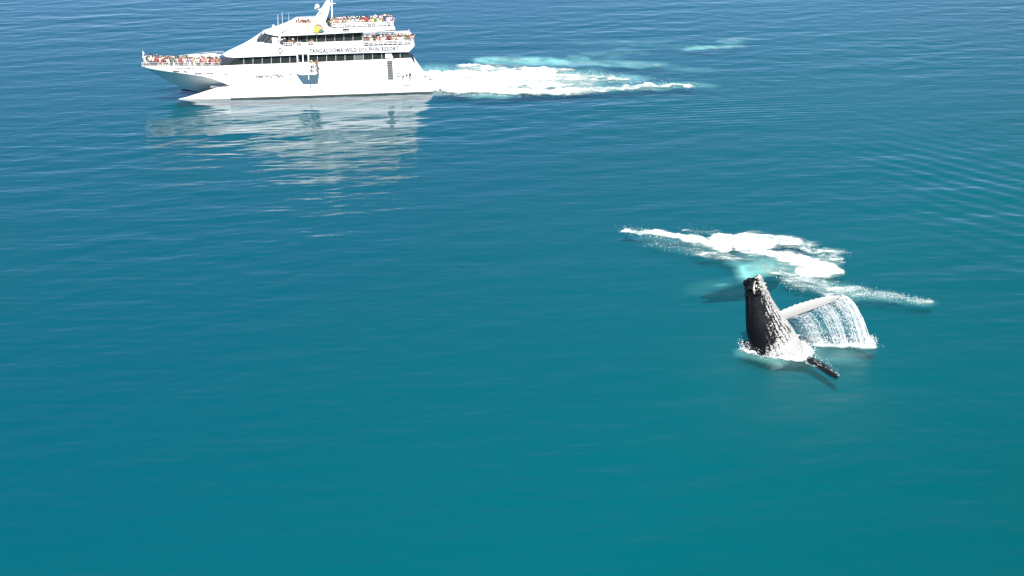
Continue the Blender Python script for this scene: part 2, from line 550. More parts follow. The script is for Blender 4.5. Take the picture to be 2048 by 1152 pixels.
# boot stripe along both hulls
bs = MB()
for b0, b1 in ((-.02, .0), (BEAM, BEAM + .02)):
    bs.box((S_APEX + .02, b0, -.28), (S_STERN - .02, b1, .17))
bs.build("waterline_stripe", M_BOOT, ship)

# decks
z_main = gun_z(S_APEX) - .62
d = MB()
rows = [[(s, min(CL, bow_b(s) + .06), deck_z(s)), (s, CL, deck_z(s) + .01), (s, max(CL, BEAM - bow_b(s) - .06), deck_z(s))] for s in st]
rows += [[(s, .14, z_main), (s, CL, z_main), (s, BEAM - .14, z_main)] for s in (S_APEX + 1, S(834, 139)[0] - .1)]
d.grid(rows).build("main_deck", M_DECK, ship)

def bowed(near, centre, n=14, full=True):
    """rows from the near side over the centre line to the far side; near/centre are matching lists of (s,b,z)"""
    rows = []
    us = [i / n for i in range(n + 1)]
    for u in us:
        w = 1 - (1 - u) ** 2
        rows.append([(a[0] + (c[0] - a[0]) * w, a[1] + (CL - a[1]) * u, a[2] + (c[2] - a[2]) * w) for a, c in zip(near, centre)])
    rows += [[(p[0], BEAM - p[1], p[2]) for p in r] for r in rows[-2::-1]]
    return rows

# --- lower saloon: floor to ceiling core, windows
core = MB()
sA, sB = S(480, 129, .25)[0], S(806, 116, .25)[0]
zs0, zs1 = z_main + .05, S(722, 106, 0)[1] + .2
core.box((sA + .5, 3.2, zs0), (sB, BEAM - 3.2, zs1))
core.build("saloon_core", M_CABIN, ship)
fl = MB(); fl.box((sA - 1.5, .3, z_main + .02), (sB, BEAM - .3, z_main + .3)); fl.build("saloon_floor", M_CABIN, ship)
endw = MB(); endw.box((sB, .3, z_main), (sB + .1, BEAM - .3, zs1)); endw.build("saloon_end_wall", M_CABIN, ship)

mull = [487.6 + 18.4 * i for i in range(-1, 18)] + [819.5]
mull[0] = 466
def ytab(tab, x): return interp(tab, x)
sill_y = lambda x: ytab(SILL, x) - .2
top_y = lambda x: ytab([(455, 116.5)] + WTOP, x) - 1.2
pane_objs, mul_objs = [], []
for i, (x0, x1) in enumerate(zip(mull[:-1], mull[1:])):
    a, b_, c, e = P(x0 + .6, sill_y(x0), .26), P(x1 - .6, sill_y(x1), .26), P(x1 - .6, top_y(x1), .26), P(x0 + .6, top_y(x0), .26)
    if i == 0: a = P(452, 131.2, .26); e = P(472, 114.8, .26)
    if i == len(mull) - 2: b_ = P(822, 116.2, .26); c = P(815, 103.2, .26)
    pn = MB().prism([(q[0], q[2]) for q in (a, b_, c, e)], .26, .29).build("window_pane", M_GLASS2 if i == 13 else M_GLASS, ship)
    pane_objs.append(pn)
    if i:
        q0, q1 = P(x0, sill_y(x0), .2), P(x0, top_y(x0), .2)
        mul_objs.append(MB().prism([(q0[0] - .035, q0[2]), (q0[0] + .035, q0[2]), (q1[0] + .035, q1[2]), (q1[0] - .035, q1[2])], .21, .30).build("window_mullion", M_FRAME, ship))
for o in pane_objs + mul_objs:     # the far side
    copy_of(o, ship, location=(0, BEAM, 0), scale=(1, -1, 1))
# seats behind the glass
seat_me = (MB().box((-.24, -.24, .0), (.24, .24, .42)).box((-.24, .16, .42), (.24, .28, .98))).mesh("cabin_seat", M_SEAT)
for i in range(30):
    o = bpy.data.objects.new("cabin_seat", seat_me)
    o.location = (sA + 1.2 + i * .66, .95 + .15 * (i % 2), z_main + .3); o.rotation_euler = (0, 0, R(90 if i % 5 else 70))
    if i % 7 in (3,) : continue
    link(o, ship)

# raked windscreen of the saloon
nb, nt = P(452, 131.4, .26), P(472, 114.8, .26)
cb, ct = P(421, 122.0, CL), P(447.5, 109.5, CL)
fr = bowed([nb, nt], [cb, ct], 15)
MB().grid([[(p[0] + .07, p[1], p[2]) for p in r] for r in fr]).build("windscreen_frame", M_LGREY, ship)
for k in range(10):
    r0, r1 = fr[3 * k], fr[3 * k + 3]
    rr = []
    for q in fr[3 * k:3 * k + 4]: rr.append([lerp(q[0], q[1], .04), lerp(q[0], q[1], .96)])
    rr[0] = [lerp(rr[0][i], rr[1][i], .10) for i in (0, 1)]; rr[-1] = [lerp(rr[-1][i], rr[-2][i], .10) for i in (0, 1)]
    MB().grid(rr).build("windscreen_pane", M_SCREEN, ship)

# --- upper deck: bulwark band and forehead
def band(name, bottom, top, b0, b1, material):
    o = MB()
    poly = [S(x, y, b0) for x, y in bottom] + [S(x, y, b0) for x, y in top[::-1]]
    MB().prism(poly, BEAM - b1, BEAM - b0).build(name, material, ship)
    return o.prism(poly, b0, b1).build(name, material, ship)
UB = [(478, 115.2), (560, 111.6), (722, 106), (817, 103.9), (823, 98.5), (828.5, 92.5)]
UT = [(522, 84.0), (532, 86.5), (545, 88), (560, 88.3), (566, 91.3), (572, 92.8), (586, 92), (590, 85.9), (592.5, 85.8), (592.6, 92), (604, 91.5), (604.1, 85.4),
      (616, 85.0), (616.1, 91), (628, 90.5), (628.1, 84.6), (700, 82.2), (725.5, 81.3), (727, 92.4), (824, 89.6), (829, 87)]
band("upper_bulwark", UB, UT, 0.0, .1, M_WHITE)
near = [P(478, 115.2), P(497, 103, 0), P(522, 84.0)]
cen = [P(446.5, 108.3, CL), P(475, 96, CL), P(513, 80.5, CL)]
fo = MB()
rows = bowed(near, cen, 14)
fo.grid(rows)
fo.grid([[r[0], (r[0][0] + 1.2, r[0][1], r[0][2] - .02)] for r in rows])
fo.build("forehead", M_WHITE, ship, smooth=30)
zu = S(722, 106, 0)[1] + .22
d = MB(); d.box((S(500, 110)[0], .11, zu), (S(817, 104)[0] + .1, BEAM - .11, zu + .12)); d.build("upper_deck", M_DECK, ship)
sU = S(822, 98)[0]
MB().prism([(S(817, 104)[0] + .1, zu), (S(828, 93)[0], S(828, 93)[1]), (S(828, 90)[0], S(828, 90)[1]), (S(817, 104)[0] + .02, zu + .2)], .1, BEAM - .1).build("aft_bulwark", M_WHITE, ship)

# wheelhouse windscreen
nb, nt = P(546, 90, 2.3), P(558, 71.5, 2.3)
cb, ct = P(512, 81.5, CL), P(530, 64.0, CL)
fr = bowed([nb, nt], [cb, ct], 15)
MB().grid([[(p[0] + .07, p[1], p[2]) for p in r] for r in fr]).build("wheelhouse_frame", M_LGREY, ship)
for k in range(10):
    rr = [[lerp(q[0], q[1], .05), lerp(q[0], q[1], .95)] for q in fr[3 * k:3 * k + 4]]
    rr[0] = [lerp(rr[0][i], rr[1][i], .14) for i in (0, 1)]; rr[-1] = [lerp(rr[-1][i], rr[-2][i], .14) for i in (0, 1)]
    MB().grid(rr).build("wheelhouse_pane", M_SCREEN, ship)

# upper saloon with a side walkway
UI = 2.5
core = MB(); core.box((S(552, 80, UI)[0] + .6, 4.2, zu), (S(722, 75, UI)[0], BEAM - 4.2, S(722, 62, UI)[1])); core.build("upper_saloon_core", M_CABIN, ship)
ew = MB(); ew.box((S(725, 75, UI)[0], UI, zu + .12), (S(725, 75, UI)[0] + .08, BEAM - UI, S(725, 62, UI)[1] - .05)); ew.build("upper_saloon_end_wall", mat("beige_bulkhead", (.30, .29, .26), .7, var=.1), ship)
um = [560, 577.5, 595, 614, 633, 651, 669.5, 687.8, 706, 724.5]
ub = lambda x: interp([(560, 93), (724, 86)], x)
ut = lambda x: interp([(560, 69.5), (724, 61.5)], x)
po = []
lw = MB().prism([(S(x, y, UI)[0], S(x, y, UI)[1]) for x, y in ((556, 104), (726, 98), (726, 86), (556, 93))], UI + .01, UI + .08).build("saloon_side_wall", M_WHITE, ship)
po.append(lw)
for x0, x1 in zip(um[:-1], um[1:]):
    po.append(MB().prism([S(x, y, UI) for x, y in ((x0 + .5, ub(x0)), (x1 - .5, ub(x1)), (x1 - .5, ut(x1)), (x0 + .5, ut(x0)))], UI, UI + .03).build("window_pane", M_GLASS, ship))
for x0 in um[1:]:
    q0, q1 = S(x0, ub(x0), UI), S(x0, ut(x0), UI)
    po.append(MB().prism([(q0[0] - .03, q0[1]), (q0[0] + .03, q0[1]), (q1[0] + .03, q1[1]), (q1[0] - .03, q1[1])], UI - .03, UI + .05).build("window_mullion", M_FRAME, ship))
for o in po:
    copy_of(o, ship, location=(0, BEAM, 0), scale=(1, -1, 1))
for i in range(11):
    o = bpy.data.objects.new("cabin_seat", seat_me); o.location = (S(600, 80, UI)[0] + i * .68, UI + .75, zu + .35); o.rotation_euler = (0, 0, R(90)); link(o, ship)
# wing control box beside the wheelhouse
wb = MB(); p0, p1 = S(544.5, 90, .12), S(553, 76, .12); wb.box((p0[0], .12, zu + .12), (p1[0], .75, p1[1])); wb.build("wing_station", M_WHITE, ship)

TB = 2.0          # the top deck is narrower than the hull
# --- top deck: fascia, visor roof, floor
FB = [(556, 72.6), (640, 68.8), (755, 62.8), (758.5, 61.3), (791, 59.6)]
FT = [(592, 46.6), (650.5, 45.6), (655, 52), (663.5, 57.0), (728, 54.3), (788.5, 52.6)]
band("top_fascia", FB, FT, TB, TB + .1, M_WHITE)
near = [P(557, 72.4, TB), P(558, 67.5, TB), P(592, 46.7, TB)]
cen = [P(527, 64.6, CL), P(526, 61.8, CL), P(583, 45.6, CL)]
rows = bowed(near, cen, 14)
vo = MB(); vo.grid(rows)
zr = S(700, 65.9, TB)[1] + .18
vo.grid([[r[0], (max(r[0][0] + .6, near[0][0] + .3), r[0][1], zr - .05)] for r in rows])
vo.grid([[r[2], (r[2][0] + .12, r[2][1], r[2][2]), (r[2][0] + .12, r[2][1], zr + .1)] for r in rows])
vo.build("visor_roof", M_WHITE, ship, smooth=30)
d = MB(); d.box((S(560, 72, TB)[0], TB + .11, zr - .1), (S(790, 59.8, TB)[0], BEAM - TB - .11, zr)); d.build("top_deck", M_WHITE, ship)
MB().prism([S(788.5, 59.6, TB), S(791, 59.7, TB), S(788.5, 52.8, TB), S(787.6, 52.8, TB)], TB + .11, BEAM - TB - .11).build("top_deck_stern_rim", M_WHITE, ship)

# --- arch, radar, mast, aerials
AR = [(622, 61), (628, 50), (640, 33), (648, 22), (653, 14), (659.5, 5.5), (663.5, 4.8), (660, 12), (658.4, 20), (656, 28), (650.8, 43), (655.5, 52), (664, 57.2)]
ar = MB()
ao = [S(x, y, TB) for x, y in AR][::-1]
ar.prism(ao[::-1], TB - .07, TB + .3); ar.prism(ao[::-1], BEAM - TB - .3, BEAM - TB + .07)
q = S(650, 22, TB); ar.box((q[0] - .2, TB + .3, q[1] - .25), (q[0] + .45, BEAM - TB - .3, q[1] + .05))
ar.build("mast_arch", M_WHITE, ship)
arm = MB(); q0, q1, q2 = P(650, 19, TB + .1), P(643, 19.8, TB + .1), P(635, 18.6, TB + .1)
arm.path([q0, q1, q2], .09, 8); arm.tube(q2, (q2[0], q2[1], q2[2] + .2), .1)
am = arm.build("radar_arm", M_WHITE, ship)
rd = MB(); c = P(634.5, 12.8, TB + .1); rd.ball(c, .3, 12, 8); rd.ball((c[0] - .2, c[1], c[2] - .22), .16, 10, 6)
rd.build("radar_dome", M_WHITE, ship, smooth=60)
ms = MB(); p0, p1 = P(664.5, 40, CL), P(663.2, -16, CL); ms.tube(p0, p1, .095, .07, 10)
z5 = P(664, 7, CL); ms.tube((z5[0] - .45, CL, z5[2]), (z5[0] + .45, CL, z5[2]), .035); ms.tube(p0, (p0[0], p0[1], zr), .1)
ms.build("mast", M_WHITE, ship)
for x, y0, y1, r in ((555.5, 55, 29, .04), (564.2, 53, 24, .03), (577, 48.5, 26, .025), (653.5, 14, -6, .022)):
    t = MB(); a0, a1 = P(x + .8, y0, 3.0 if x < 600 else TB + .15), P(x, y1, 3.0 if x < 600 else TB + .15)
    t.tube((a0[0], a0[1], a0[2] - .3), a1, r, r * .5, 6); t.build("whip_aerial", M_ALU, ship)
sl = MB(); c = P(547, 55, 3.0); sl.box((c[0] - .22, c[1] - .2, c[2] - .4), (c[0] + .25, c[1] + .2, c[2])); sl.ball((c[0], c[1], c[2] + .18), .17, 10, 6); sl.build("searchlight", M_WHITE, ship)
# dark slot of the arch and the vent in the fascia
MB().prism([S(x, y, TB - .1) for x, y in ((637, 31), (644, 22), (646, 22.4), (639.5, 31.4))], TB - .095, TB - .075).build("arch_louvre", M_PALE, ship)
MB().prism([S(x, y, TB) for x, y in ((685, 60.3), (698.5, 59.6), (698.5, 57), (685, 57.7))], TB - .025, TB).build("fascia_vent", M_DARK, ship)
MB().prism([S(x, y, TB) for x, y in ((684.5, 64), (698, 63.2), (698, 60.1), (684.5, 60.8))], TB - .02, TB).build("fascia_vent_lip", M_LGREY, ship)

# emblem: a yellow and peach rising sun over a dark dolphin wave
em = MB()
def flat(o, pts, b, mi): o.prism([S(x, y, b) for x, y in pts], b - .006, b, mi)
def arcpts(cx, cy, rx, ry, a0, a1, n=12): return [(cx + rx * math.cos(R(a0 + (a1 - a0) * i / n)), cy - ry * math.sin(R(a0 + (a1 - a0) * i / n))) for i in range(n + 1)]
flat(em, arcpts(636.5, 61, 10, 13, 0, 180)[::1], TB - .078, 0)
flat(em, arcpts(636.2, 61, 8.6, 9.6, 0, 180), TB - .086, 1)
flat(em, arcpts(632.5, 60.5, 5.2, 7.0, 0, 360, 16)[:-1], TB - .094, 2)
flat(em, [(624, 63.6), (632, 63.9), (637, 65), (644, 63.4), (650, 61.2), (648, 63.2), (641, 65.6), (634, 65.2), (625, 64.8)], TB - .102, 3)
flat(em, [(636, 63.8), (638.5, 60), (642, 57.8), (645, 60.4), (650, 62), (645, 63), (640, 64.6)], TB - .11, 4)
em.build("sun_emblem", [M_OLIVE, M_PEACH, M_YELLOW, M_NAVY, M_BLUEG], ship)

# life ring on the bulwark
lr = MB(); c = P(560.3, 101, -.04)
rows = []
for i in range(25):
    a = 2 * math.pi * i / 24
    rows.append([(c[0] + (.27 + .065 * math.cos(t)) * math.cos(a), -.05 + .05 * math.sin(t), c[2] + (.27 + .065 * math.cos(t)) * math.sin(a)) for t in [2 * math.pi * j / 8 for j in range(9)]])
lr.grid(rows); lr.build("life_ring", mat("life_ring_grey", (.08, .085, .09), .6), ship, smooth=60)
for k in range(4):
    a = R(45 + 90 * k); MB().box((-.05, -.065, -.08), (.05, .02, .08)).build("life_ring_band", M_WHITE, ship).location = (c[0] + .27 * math.cos(a), -.05, c[2] + .27 * math.sin(a))

# --- railings
def railing(name, pts, height, rails=(1.0, .66, .33), step=1.15, r=.022):
    o = MB()
    up = lambda p, k: (p[0], p[1], p[2] + k)
    for k in rails:
        o.path([up(p, height * k) for p in pts], r if k < 1 else r * 1.25, 5)
    L = 0.0; nxt = 0.0
    for a, b in zip(pts[:-1], pts[1:]):
        d = (Vector(b) - Vector(a)).length
        while nxt <= L + d:
            q = lerp(a, b, (nxt - L) / d); o.tube(q, up(q, height), r, r, 5); nxt += step
        L += d
    o.tube(pts[-1], up(pts[-1], height), r, r, 5)
    return o.build(name, M_ALU, ship)
bow_pts = [(s, bow_b(s) + .06, gun_z(s)) for s in st[::2]] + [(S(440, 131)[0], .06, gun_z(S_APEX))]
bow_pts = [p for p in bow_pts if p[0] < S(442, 131)[0]]
railing("bow_railing", bow_pts, .38, (1.0, .5), 1.3, .016)
railing("bow_railing", [(p[0], BEAM - p[1], p[2]) for p in bow_pts], .38, (1.0, .5), 1.3, .016)
def rail_line(tab, b): return [P(x, y, b) for x, y in tab]
tr = rail_line([(664, 57.0), (728, 54.3), (787.5, 52.6)], TB + .05)
hh = S(728, 45.4, TB)[1] - S(728, 54.3, TB)[1]
railing("top_deck_railing", tr, hh, (1.0, .7, .4), .62, .028)
tr2 = [(p[0], BEAM - p[1], p[2]) for p in tr]
railing("top_deck_railing", tr2, hh, (1.0, .7, .4), .62, .028)
railing("top_deck_stern_railing", [tr[-1], tr2[-1]], hh, (1.0, .7, .4), .9, .028)
ur = rail_line([(728, 92.4), (824, 89.6)], .05)
hu = S(780, 81.5, .05)[1] - S(780, 91, .05)[1]
railing("aft_deck_railing", ur, hu, (1.0, .7, .4), .6, .028)
ur2 = [(p[0], BEAM - p[1], p[2]) for p in ur]
railing("aft_deck_railing", ur2, hu * .6, (1.0, .7, .4), .6, .028)
railing("aft_deck_stern_railing", [(ur[-1][0] + .1, .05, ur[-1][2]), (ur[-1][0] + .1, BEAM - .05, ur[-1][2])], hu, (1.0, .7, .4), .9, .028)
for xa, xb, y in ((593, 603.6, 91.6), (616.6, 627.6, 90.8), (567, 586, 92.4)):
    g = rail_line([(xa, y), (xb, y - .4)], .05)
    railing("bulwark_gate", g, .42, (1.0, .5), .28, .022)

# --- boarding platform on the near side
pf = empty("boarding_platform"); pf.parent = ship
zf = S(614, 147, -1.0)[1]
s0, s1 = S(591, 146, -.5)[0], S(637.5, 146, -.5)[0]
MB().poly([(s0, -.005, zf - .14), (s1, -.005, zf - .14), (s1 - .35, -1.15, zf - .14), (s0 + .7, -1.15, zf - .14), (s0, -.005, zf), (s1, -.005, zf), (s1 - .35, -1.15, zf), (s0 + .7, -1.15, zf)],
          [(0, 1, 2, 3), (7, 6, 5, 4), (0, 4, 5, 1), (1, 5, 6, 2), (2, 6, 7, 3), (3, 7, 4, 0)]).build("platform_floor", M_WHITE, pf)
zt_ = S(600, 108, -.35)[1]; zp = S(606, 124.5, -.35)[1]
for x in (595, 606, 617):
    sx = S(x, 120, -.35)[0]
    w = .16 if x != 606 else .13
    MB().box((sx - w / 2, -.42, zf), (sx + w / 2, -.28, zt_)).build("gate_post", M_WHITE, pf)
sx0, sx1 = S(594, 120, -.35)[0], S(618, 120, -.35)[0]
MB().box((sx0, -.44, zt_), (sx1, -.05, zt_ + .1)).build("gate_lintel", M_WHITE, pf)
sp = [S(x, 120, -.35)[0] for x in (595, 606, 617)]
for a, b in zip(sp[:-1], sp[1:]):
    MB().box((a + .085, -.39, zf + .02), (b - .085, -.31, zp)).build("gate_panel", M_WHITE, pf)
def loc_rail(name, pts, hgt, step):
    o = railing(name, pts, hgt, (1.0, .5), step, .03); o.parent = pf; return o
loc_rail("platform_railing", [(sp[2], -.35, zf), (sp[2] + .1, -1.05, zf), (s1 - .4, -1.1, zf), (s1 - .05, -.1, zf)], 1.1, .55)
loc_rail("platform_railing", [(s0 + .05, -.1, zf), (s0 + .3, -.6, zf)], 1.2, .3)
ql = S(617, 147, -1.1)[0]
MB().box((ql - .05, -1.1, zf - .75), (ql + .05, -1.0, zf - .14)).build("platform_leg", M_WHITE, pf)
MB().tube((s0 + 1.0, -.9, zf - .14), (s0 + 1.0, -.01, zf - .8), .05).build("platform_brace", M_WHITE, pf)
MB().tube((s1 - .6, -.9, zf - .14), (s1 - .6, -.01, zf - .8), .05).build("platform_brace", M_WHITE, pf)

# --- writing and marks on the hull
def text_mesh(body, width, height, bold=.0, spacing=1.0):
    cu = bpy.data.curves.new("t", 'FONT'); cu.body = body; cu.space_character = spacing; cu.offset = bold; cu.extrude = .01; cu.resolution_u = 2
    o = bpy.data.objects.new("t", cu); COL.objects.link(o)
    bpy.context.view_layer.update()
    me = bpy.data.meshes.new_from_object(o.evaluated_get(bpy.context.evaluated_depsgraph_get()))
    bpy.data.objects.remove(o); bpy.data.curves.remove(cu)
    v = np.array([x.co[:] for x in me.vertices])
    v[:, :2] -= v[:, :2].min(0)
    v[:, 0] *= width / v[:, 0].max(); v[:, 1] *= height / v[:, 1].max()
    return me, v
def place_text(name, body, material, mapper, width, height, **kw):
    me, v = text_mesh(body, width, height, **kw)
    for x, q in zip(me.vertices, v): x.co = mapper(*q)
    me.materials.clear(); me.materials.append(material); me.update()
    return link(bpy.data.objects.new(name, me), ship)
a, c = P(618.5, 106.6), P(797.5, 101.6)
hgt = S(700, 94.8)[1] - S(700, 104.0)[1]
Lx = c[0] - a[0]
place_text("name_lettering", "TANGALOOMA WILD DOLPHIN RESORT", M_GREY, lambda u, v, w: (a[0] + u, -.012 + w * .3, a[2] + (c[2] - a[2]) * u / Lx + v), Lx, hgt, bold=.036, spacing=1.1)
sb = SB(350, 138.6); sc_ = SB(390, 138.9)
def bow_map(u, v, w):
    s = sb[0] + u
    return (s, bow_b(s) - .03 - w * .3, sb[2] + (sc_[2] - sb[2]) * u / (sc_[0] - sb[0]) + v)
place_text("bow_name", "TANGALOOMA JET", M_PALE, bow_map, sc_[0] - sb[0], .21, bold=.01)
# worn script on the side: grey, olive, grey words that can no longer be read
def squiggle(name, x0, x1, y0, amp, n, material, seed):
    g = random.Random(seed); o = MB(); pts = []
    for i in range(n):
        t = i / (n - 1)
        x, y = x0 + (x1 - x0) * t, y0 - .036 * (x1 - x0) * t + amp * (g.random() - .5) * (2 if i % 5 == 0 else 1.1)
        q = S(x, y); pts.append((q[0], -.006, q[1]))
    o.path(pts, .05, 4); return o.build(name, material, ship)
squiggle("side_script", 511, 527, 153.5, 5.2, 22, M_PALE, 1)
squiggle("side_script", 529.5, 547, 152.4, 5.0, 22, mat("olive_mark", (.06, .065, .045), .5), 2)
squiggle("side_script", 548, 567, 151.6, 5.0, 22, M_PALE, 3)
squiggle("side_script", 572, 590, 148.2, 1.6, 14, M_PALE, 4)
# stern badges: a ring with a peak, three upright figures
o = MB(); q = S(797, 150); ring = [(q[0] + .27 * math.cos(a), -.008, q[1] + .27 * math.sin(a)) for a in [2 * math.pi * i / 18 for i in range(19)]]
o.path(ring, .045, 4); o.path([(q[0] - .15, -.008, q[1] - .13), (q[0], -.008, q[1] + .14), (q[0] + .15, -.008, q[1] - .13), (q[0] - .15, -.008, q[1] - .13)], .026, 4)
o.build("ring_badge", M_PALE, ship)
for k, x in enumerate((806, 813.5, 820.5)):
    squiggle("figure_badge", x - 2.2, x + 2.2, 151.5 - k * .8, 8.5, 11, M_PALE, 20 + k)
    q = S(x, 158.5 - k * .6); MB().box((q[0] - .12, -.01, q[1] - .05), (q[0] + .12, .0, q[1] + .05)).build("figure_badge_caption", M_PALE, ship)
def dash(x0, y0, x1, y1, hpx, material, name="hull_mark"):
    if x1 < 459:
        p0, p1 = SB(x0, y0), SB(x1, y1); n = 5
        rows = [[(lambda s, z: (s, bow_b(s) + .10 * .7 - .03, z))(p0[0] + (p1[0] - p0[0]) * i / n, p0[2] + (p1[2] - p0[2]) * i / n + k * hpx / 16) for k in (-.5, .5)] for i in range(n + 1)]
        return MB().grid(rows).build(name, material, ship)
    return MB().prism([S(x0, y0 + hpx / 2), S(x1, y1 + hpx / 2), S(x1, y1 - hpx / 2), S(x0, y0 - hpx / 2)], -.01, .0).build(name, material, ship)
for x0, y0, x1, y1 in ((346, 142.8, 358.5, 143.2), (367, 143, 374, 144.2), (389, 147.3, 403.5, 147.4), (412, 147.6, 427, 147.4)):
    dash(x0, y0, x1, y1, 2.0, M_PALE)
dash(448, 148, 503, 146.6, 1.1, M_LGREY, "hull_seam"); dash(640, 143.8, 660, 142.6, .7, M_LGREY, "hull_seam")
dash(805, 171.2, 821, 170.8, 1.4, M_PALE); dash(829, 170.6, 843, 169.8, 1.3, M_PALE)
q0, q1 = SB(441.5, 133.5), SB(443.5, 146.5)
MB().prism([(q0[0], q1[2]), (q0[0] + .05, q1[2]), (q0[0] + .05, q0[2]), (q0[0], q0[2])], bow_b(q0[0]) - .02, bow_b(q0[0]) + .05).build("hull_seam", M_PALE, ship)
# louvred engine room intake
MB().prism([S(773.5, 121.5), S(776, 160), S(787, 159.6), S(784.5, 121)][::1], -.012, 0).build("intake_grille", M_LGREY, ship)
for k in range(11):
    y = 122.6 + k * 3.4; xa = 774.3 + k * .22
    MB().prism([S(xa, y + 1.9), S(xa + 10, y + 1.6), S(xa + 10, y - .2), S(xa, y)], -.035, -.012).build("intake_slat", M_GREY if k < 3 else M_PALE, ship)
# trapezoid sign on the aft windows
MB().prism([S(x, y, .2) for x, y in ((771, 116.4), (786.2, 115.8), (783, 107.4), (770.6, 107.8))], .17, .2).build("window_sign", M_WHITE, ship)
o = MB(); q = S(775.5, 112.2, .16)
o.path([(q[0] + .16 * math.cos(a) * (1 - a / 14), .165, q[1] + .14 * math.sin(a) * (1 - a / 14)) for a in [i * .45 for i in range(17)]], .02, 4); o.build("window_sign_logo", M_PALE, ship)
# liferaft canisters and flag on the foredeck
for x in (390, 419):
    c = P(x, 120.5, CL + .3); z0 = gun_z(c[0]) - .58
    o = MB(); o.tube((c[0] - .75, CL + .3, z0 + 1.02), (c[0] + .75, CL + .3, z0 + 1.02), .36, .36, 14)
    o.ball((c[0] - .75, CL + .3, z0 + 1.02), .36, 12, 8, (.4, 1, 1)); o.ball((c[0] + .75, CL + .3, z0 + 1.02), .36, 12, 8, (.4, 1, 1))
    for dx in (-.5, .5): o.box((c[0] + dx - .06, CL + .05, z0), (c[0] + dx + .06, CL + .55, z0 + .8))
    o.build("liferaft_canister", M_WHITE, ship, smooth=40)
o = MB(); p0, p1 = P(287.5, 131, CL), P(285, 101, CL); o.tube(p0, p1, .035, .025, 6); o.build("jackstaff", M_ALU, ship)
rows = [[(p1[0] + .05 + i * .07, CL + .06 * math.sin(i * 1.1), p1[2] - .05 - k * .2 - i * .13) for k in range(5)] for i in range(6)]
MB().grid(rows).build("pennant", mat("pale_pennant", (.55, .70, .74), .8), ship)
# ------------------------------------------------------------------ whales
def whale_material(name, dark=(0.0022, 0.0030, 0.0048), pale=(0.36, 0.352, 0.345)):
    m = bpy.data.materials.new(name)
    n, l = nodes_of(m)
    p = n["Principled BSDF"]
    p.inputs["Roughness"].default_value = 0.5
    p.inputs["Specular IOR Level"].default_value = 0.12
    at = n.new("ShaderNodeAttribute"); at.attribute_name = "pale"
    uv = n.new("ShaderNodeAttribute"); uv.attribute_name = "skin_uv"
    def noise(sc, sx, sy, det):
        mp = n.new("ShaderNodeMapping"); mp.inputs["Scale"].default_value = (sx, sy, 1)
        t = n.new("ShaderNodeTexNoise"); t.inputs["Scale"].default_value = sc; t.inputs["Detail"].default_value = det; t.inputs["Roughness"].default_value = 0.65
        l.new(uv.outputs["Vector"], mp.inputs[0]); l.new(mp.outputs[0], t.inputs["Vector"])
        return t
    streak = noise(1.0, 6.5, 1.7, 5.0)      # runnels of water and scars along the body
    spot = noise(1.0, 8.0, 8.0, 4.0)        # barnacle blotches
    ad = n.new("ShaderNodeMath"); ad.operation = 'ADD'
    l.new(streak.outputs["Fac"], ad.inputs[0]); l.new(spot.outputs["Fac"], ad.inputs[1])
    a2 = n.new("ShaderNodeMath"); a2.operation = 'MULTIPLY_ADD'; a2.inputs[1].default_value = 0.75
    l.new(ad.outputs[0], a2.inputs[0]); l.new(at.outputs["Fac"], a2.inputs[2])
    r = n.new("ShaderNodeMapRange"); r.inputs["From Min"].default_value = 1.20; r.inputs["From Max"].default_value = 1.29
    l.new(a2.outputs[0], r.inputs["Value"])
    mx = n.new("ShaderNodeMix"); mx.data_type = 'RGBA'
    mx.inputs[6].default_value = (*dark, 1); mx.inputs[7].default_value = (*pale, 1)
    l.new(r.outputs[0], mx.inputs[0]); l.new(mx.outputs[2], p.inputs["Base Color"])
    b = n.new("ShaderNodeBump"); b.inputs["Distance"].default_value = 0.035
    l.new(spot.outputs["Fac"], b.inputs["Height"]); l.new(b.outputs[0], p.inputs["Normal"])
    return m

def spline(pts, n):
    """Catmull-Rom through the points, n samples, numpy"""
    p = np.array([list(q) for q in pts], float)
    p = np.concatenate([[2 * p[0] - p[1]], p, [2 * p[-1] - p[-2]]])
    out = []
    for i in range(n):
        t = i / (n - 1) * (len(p) - 3); k = min(int(t), len(p) - 4); u = t - k
        a, b, c, d = p[k:k + 4]
        out.append(.5 * (2 * b + (c - a) * u + (2 * a - 5 * b + 4 * c - d) * u * u + (3 * b - a - 3 * c + d) * u ** 3))
    return np.array(out)

class Skin:
    def __init__(self): self.v, self.f, self.pale, self.uv, self.n = [], [], [], [], 0
    def add(self, V, pale, uv, closed_u=True):
        m, k = V.shape[:2]
        idx = self.n + np.arange(m * k).reshape(m, k)
        j = np.roll(idx, -1, 1)
        self.f.append(np.stack([idx[:-1].ravel(), idx[1:].ravel(), j[1:].ravel(), j[:-1].ravel()], 1))
        self.v.append(V.reshape(-1, 3)); self.pale.append(pale.ravel()); self.uv.append(uv.reshape(-1, 3)); self.n += m * k
    def build(self, name, material):
        me = np_mesh(name, np.concatenate(self.v), np.concatenate(self.f), True, [material])
        bm = bmesh.new(); bm.from_mesh(me); bmesh.ops.recalc_face_normals(bm, faces=bm.faces); bm.to_mesh(me); bm.free()
        a = me.attributes.new("pale", 'FLOAT', 'POINT'); a.data.foreach_set("value", np.concatenate(self.pale).astype(np.float32))
        a = me.attributes.new("skin_uv", 'FLOAT_VECTOR', 'POINT'); a.data.foreach_set("vector", np.concatenate(self.uv).astype(np.float32).ravel())
        for poly in me.polygons: poly.use_smooth = True
        return me

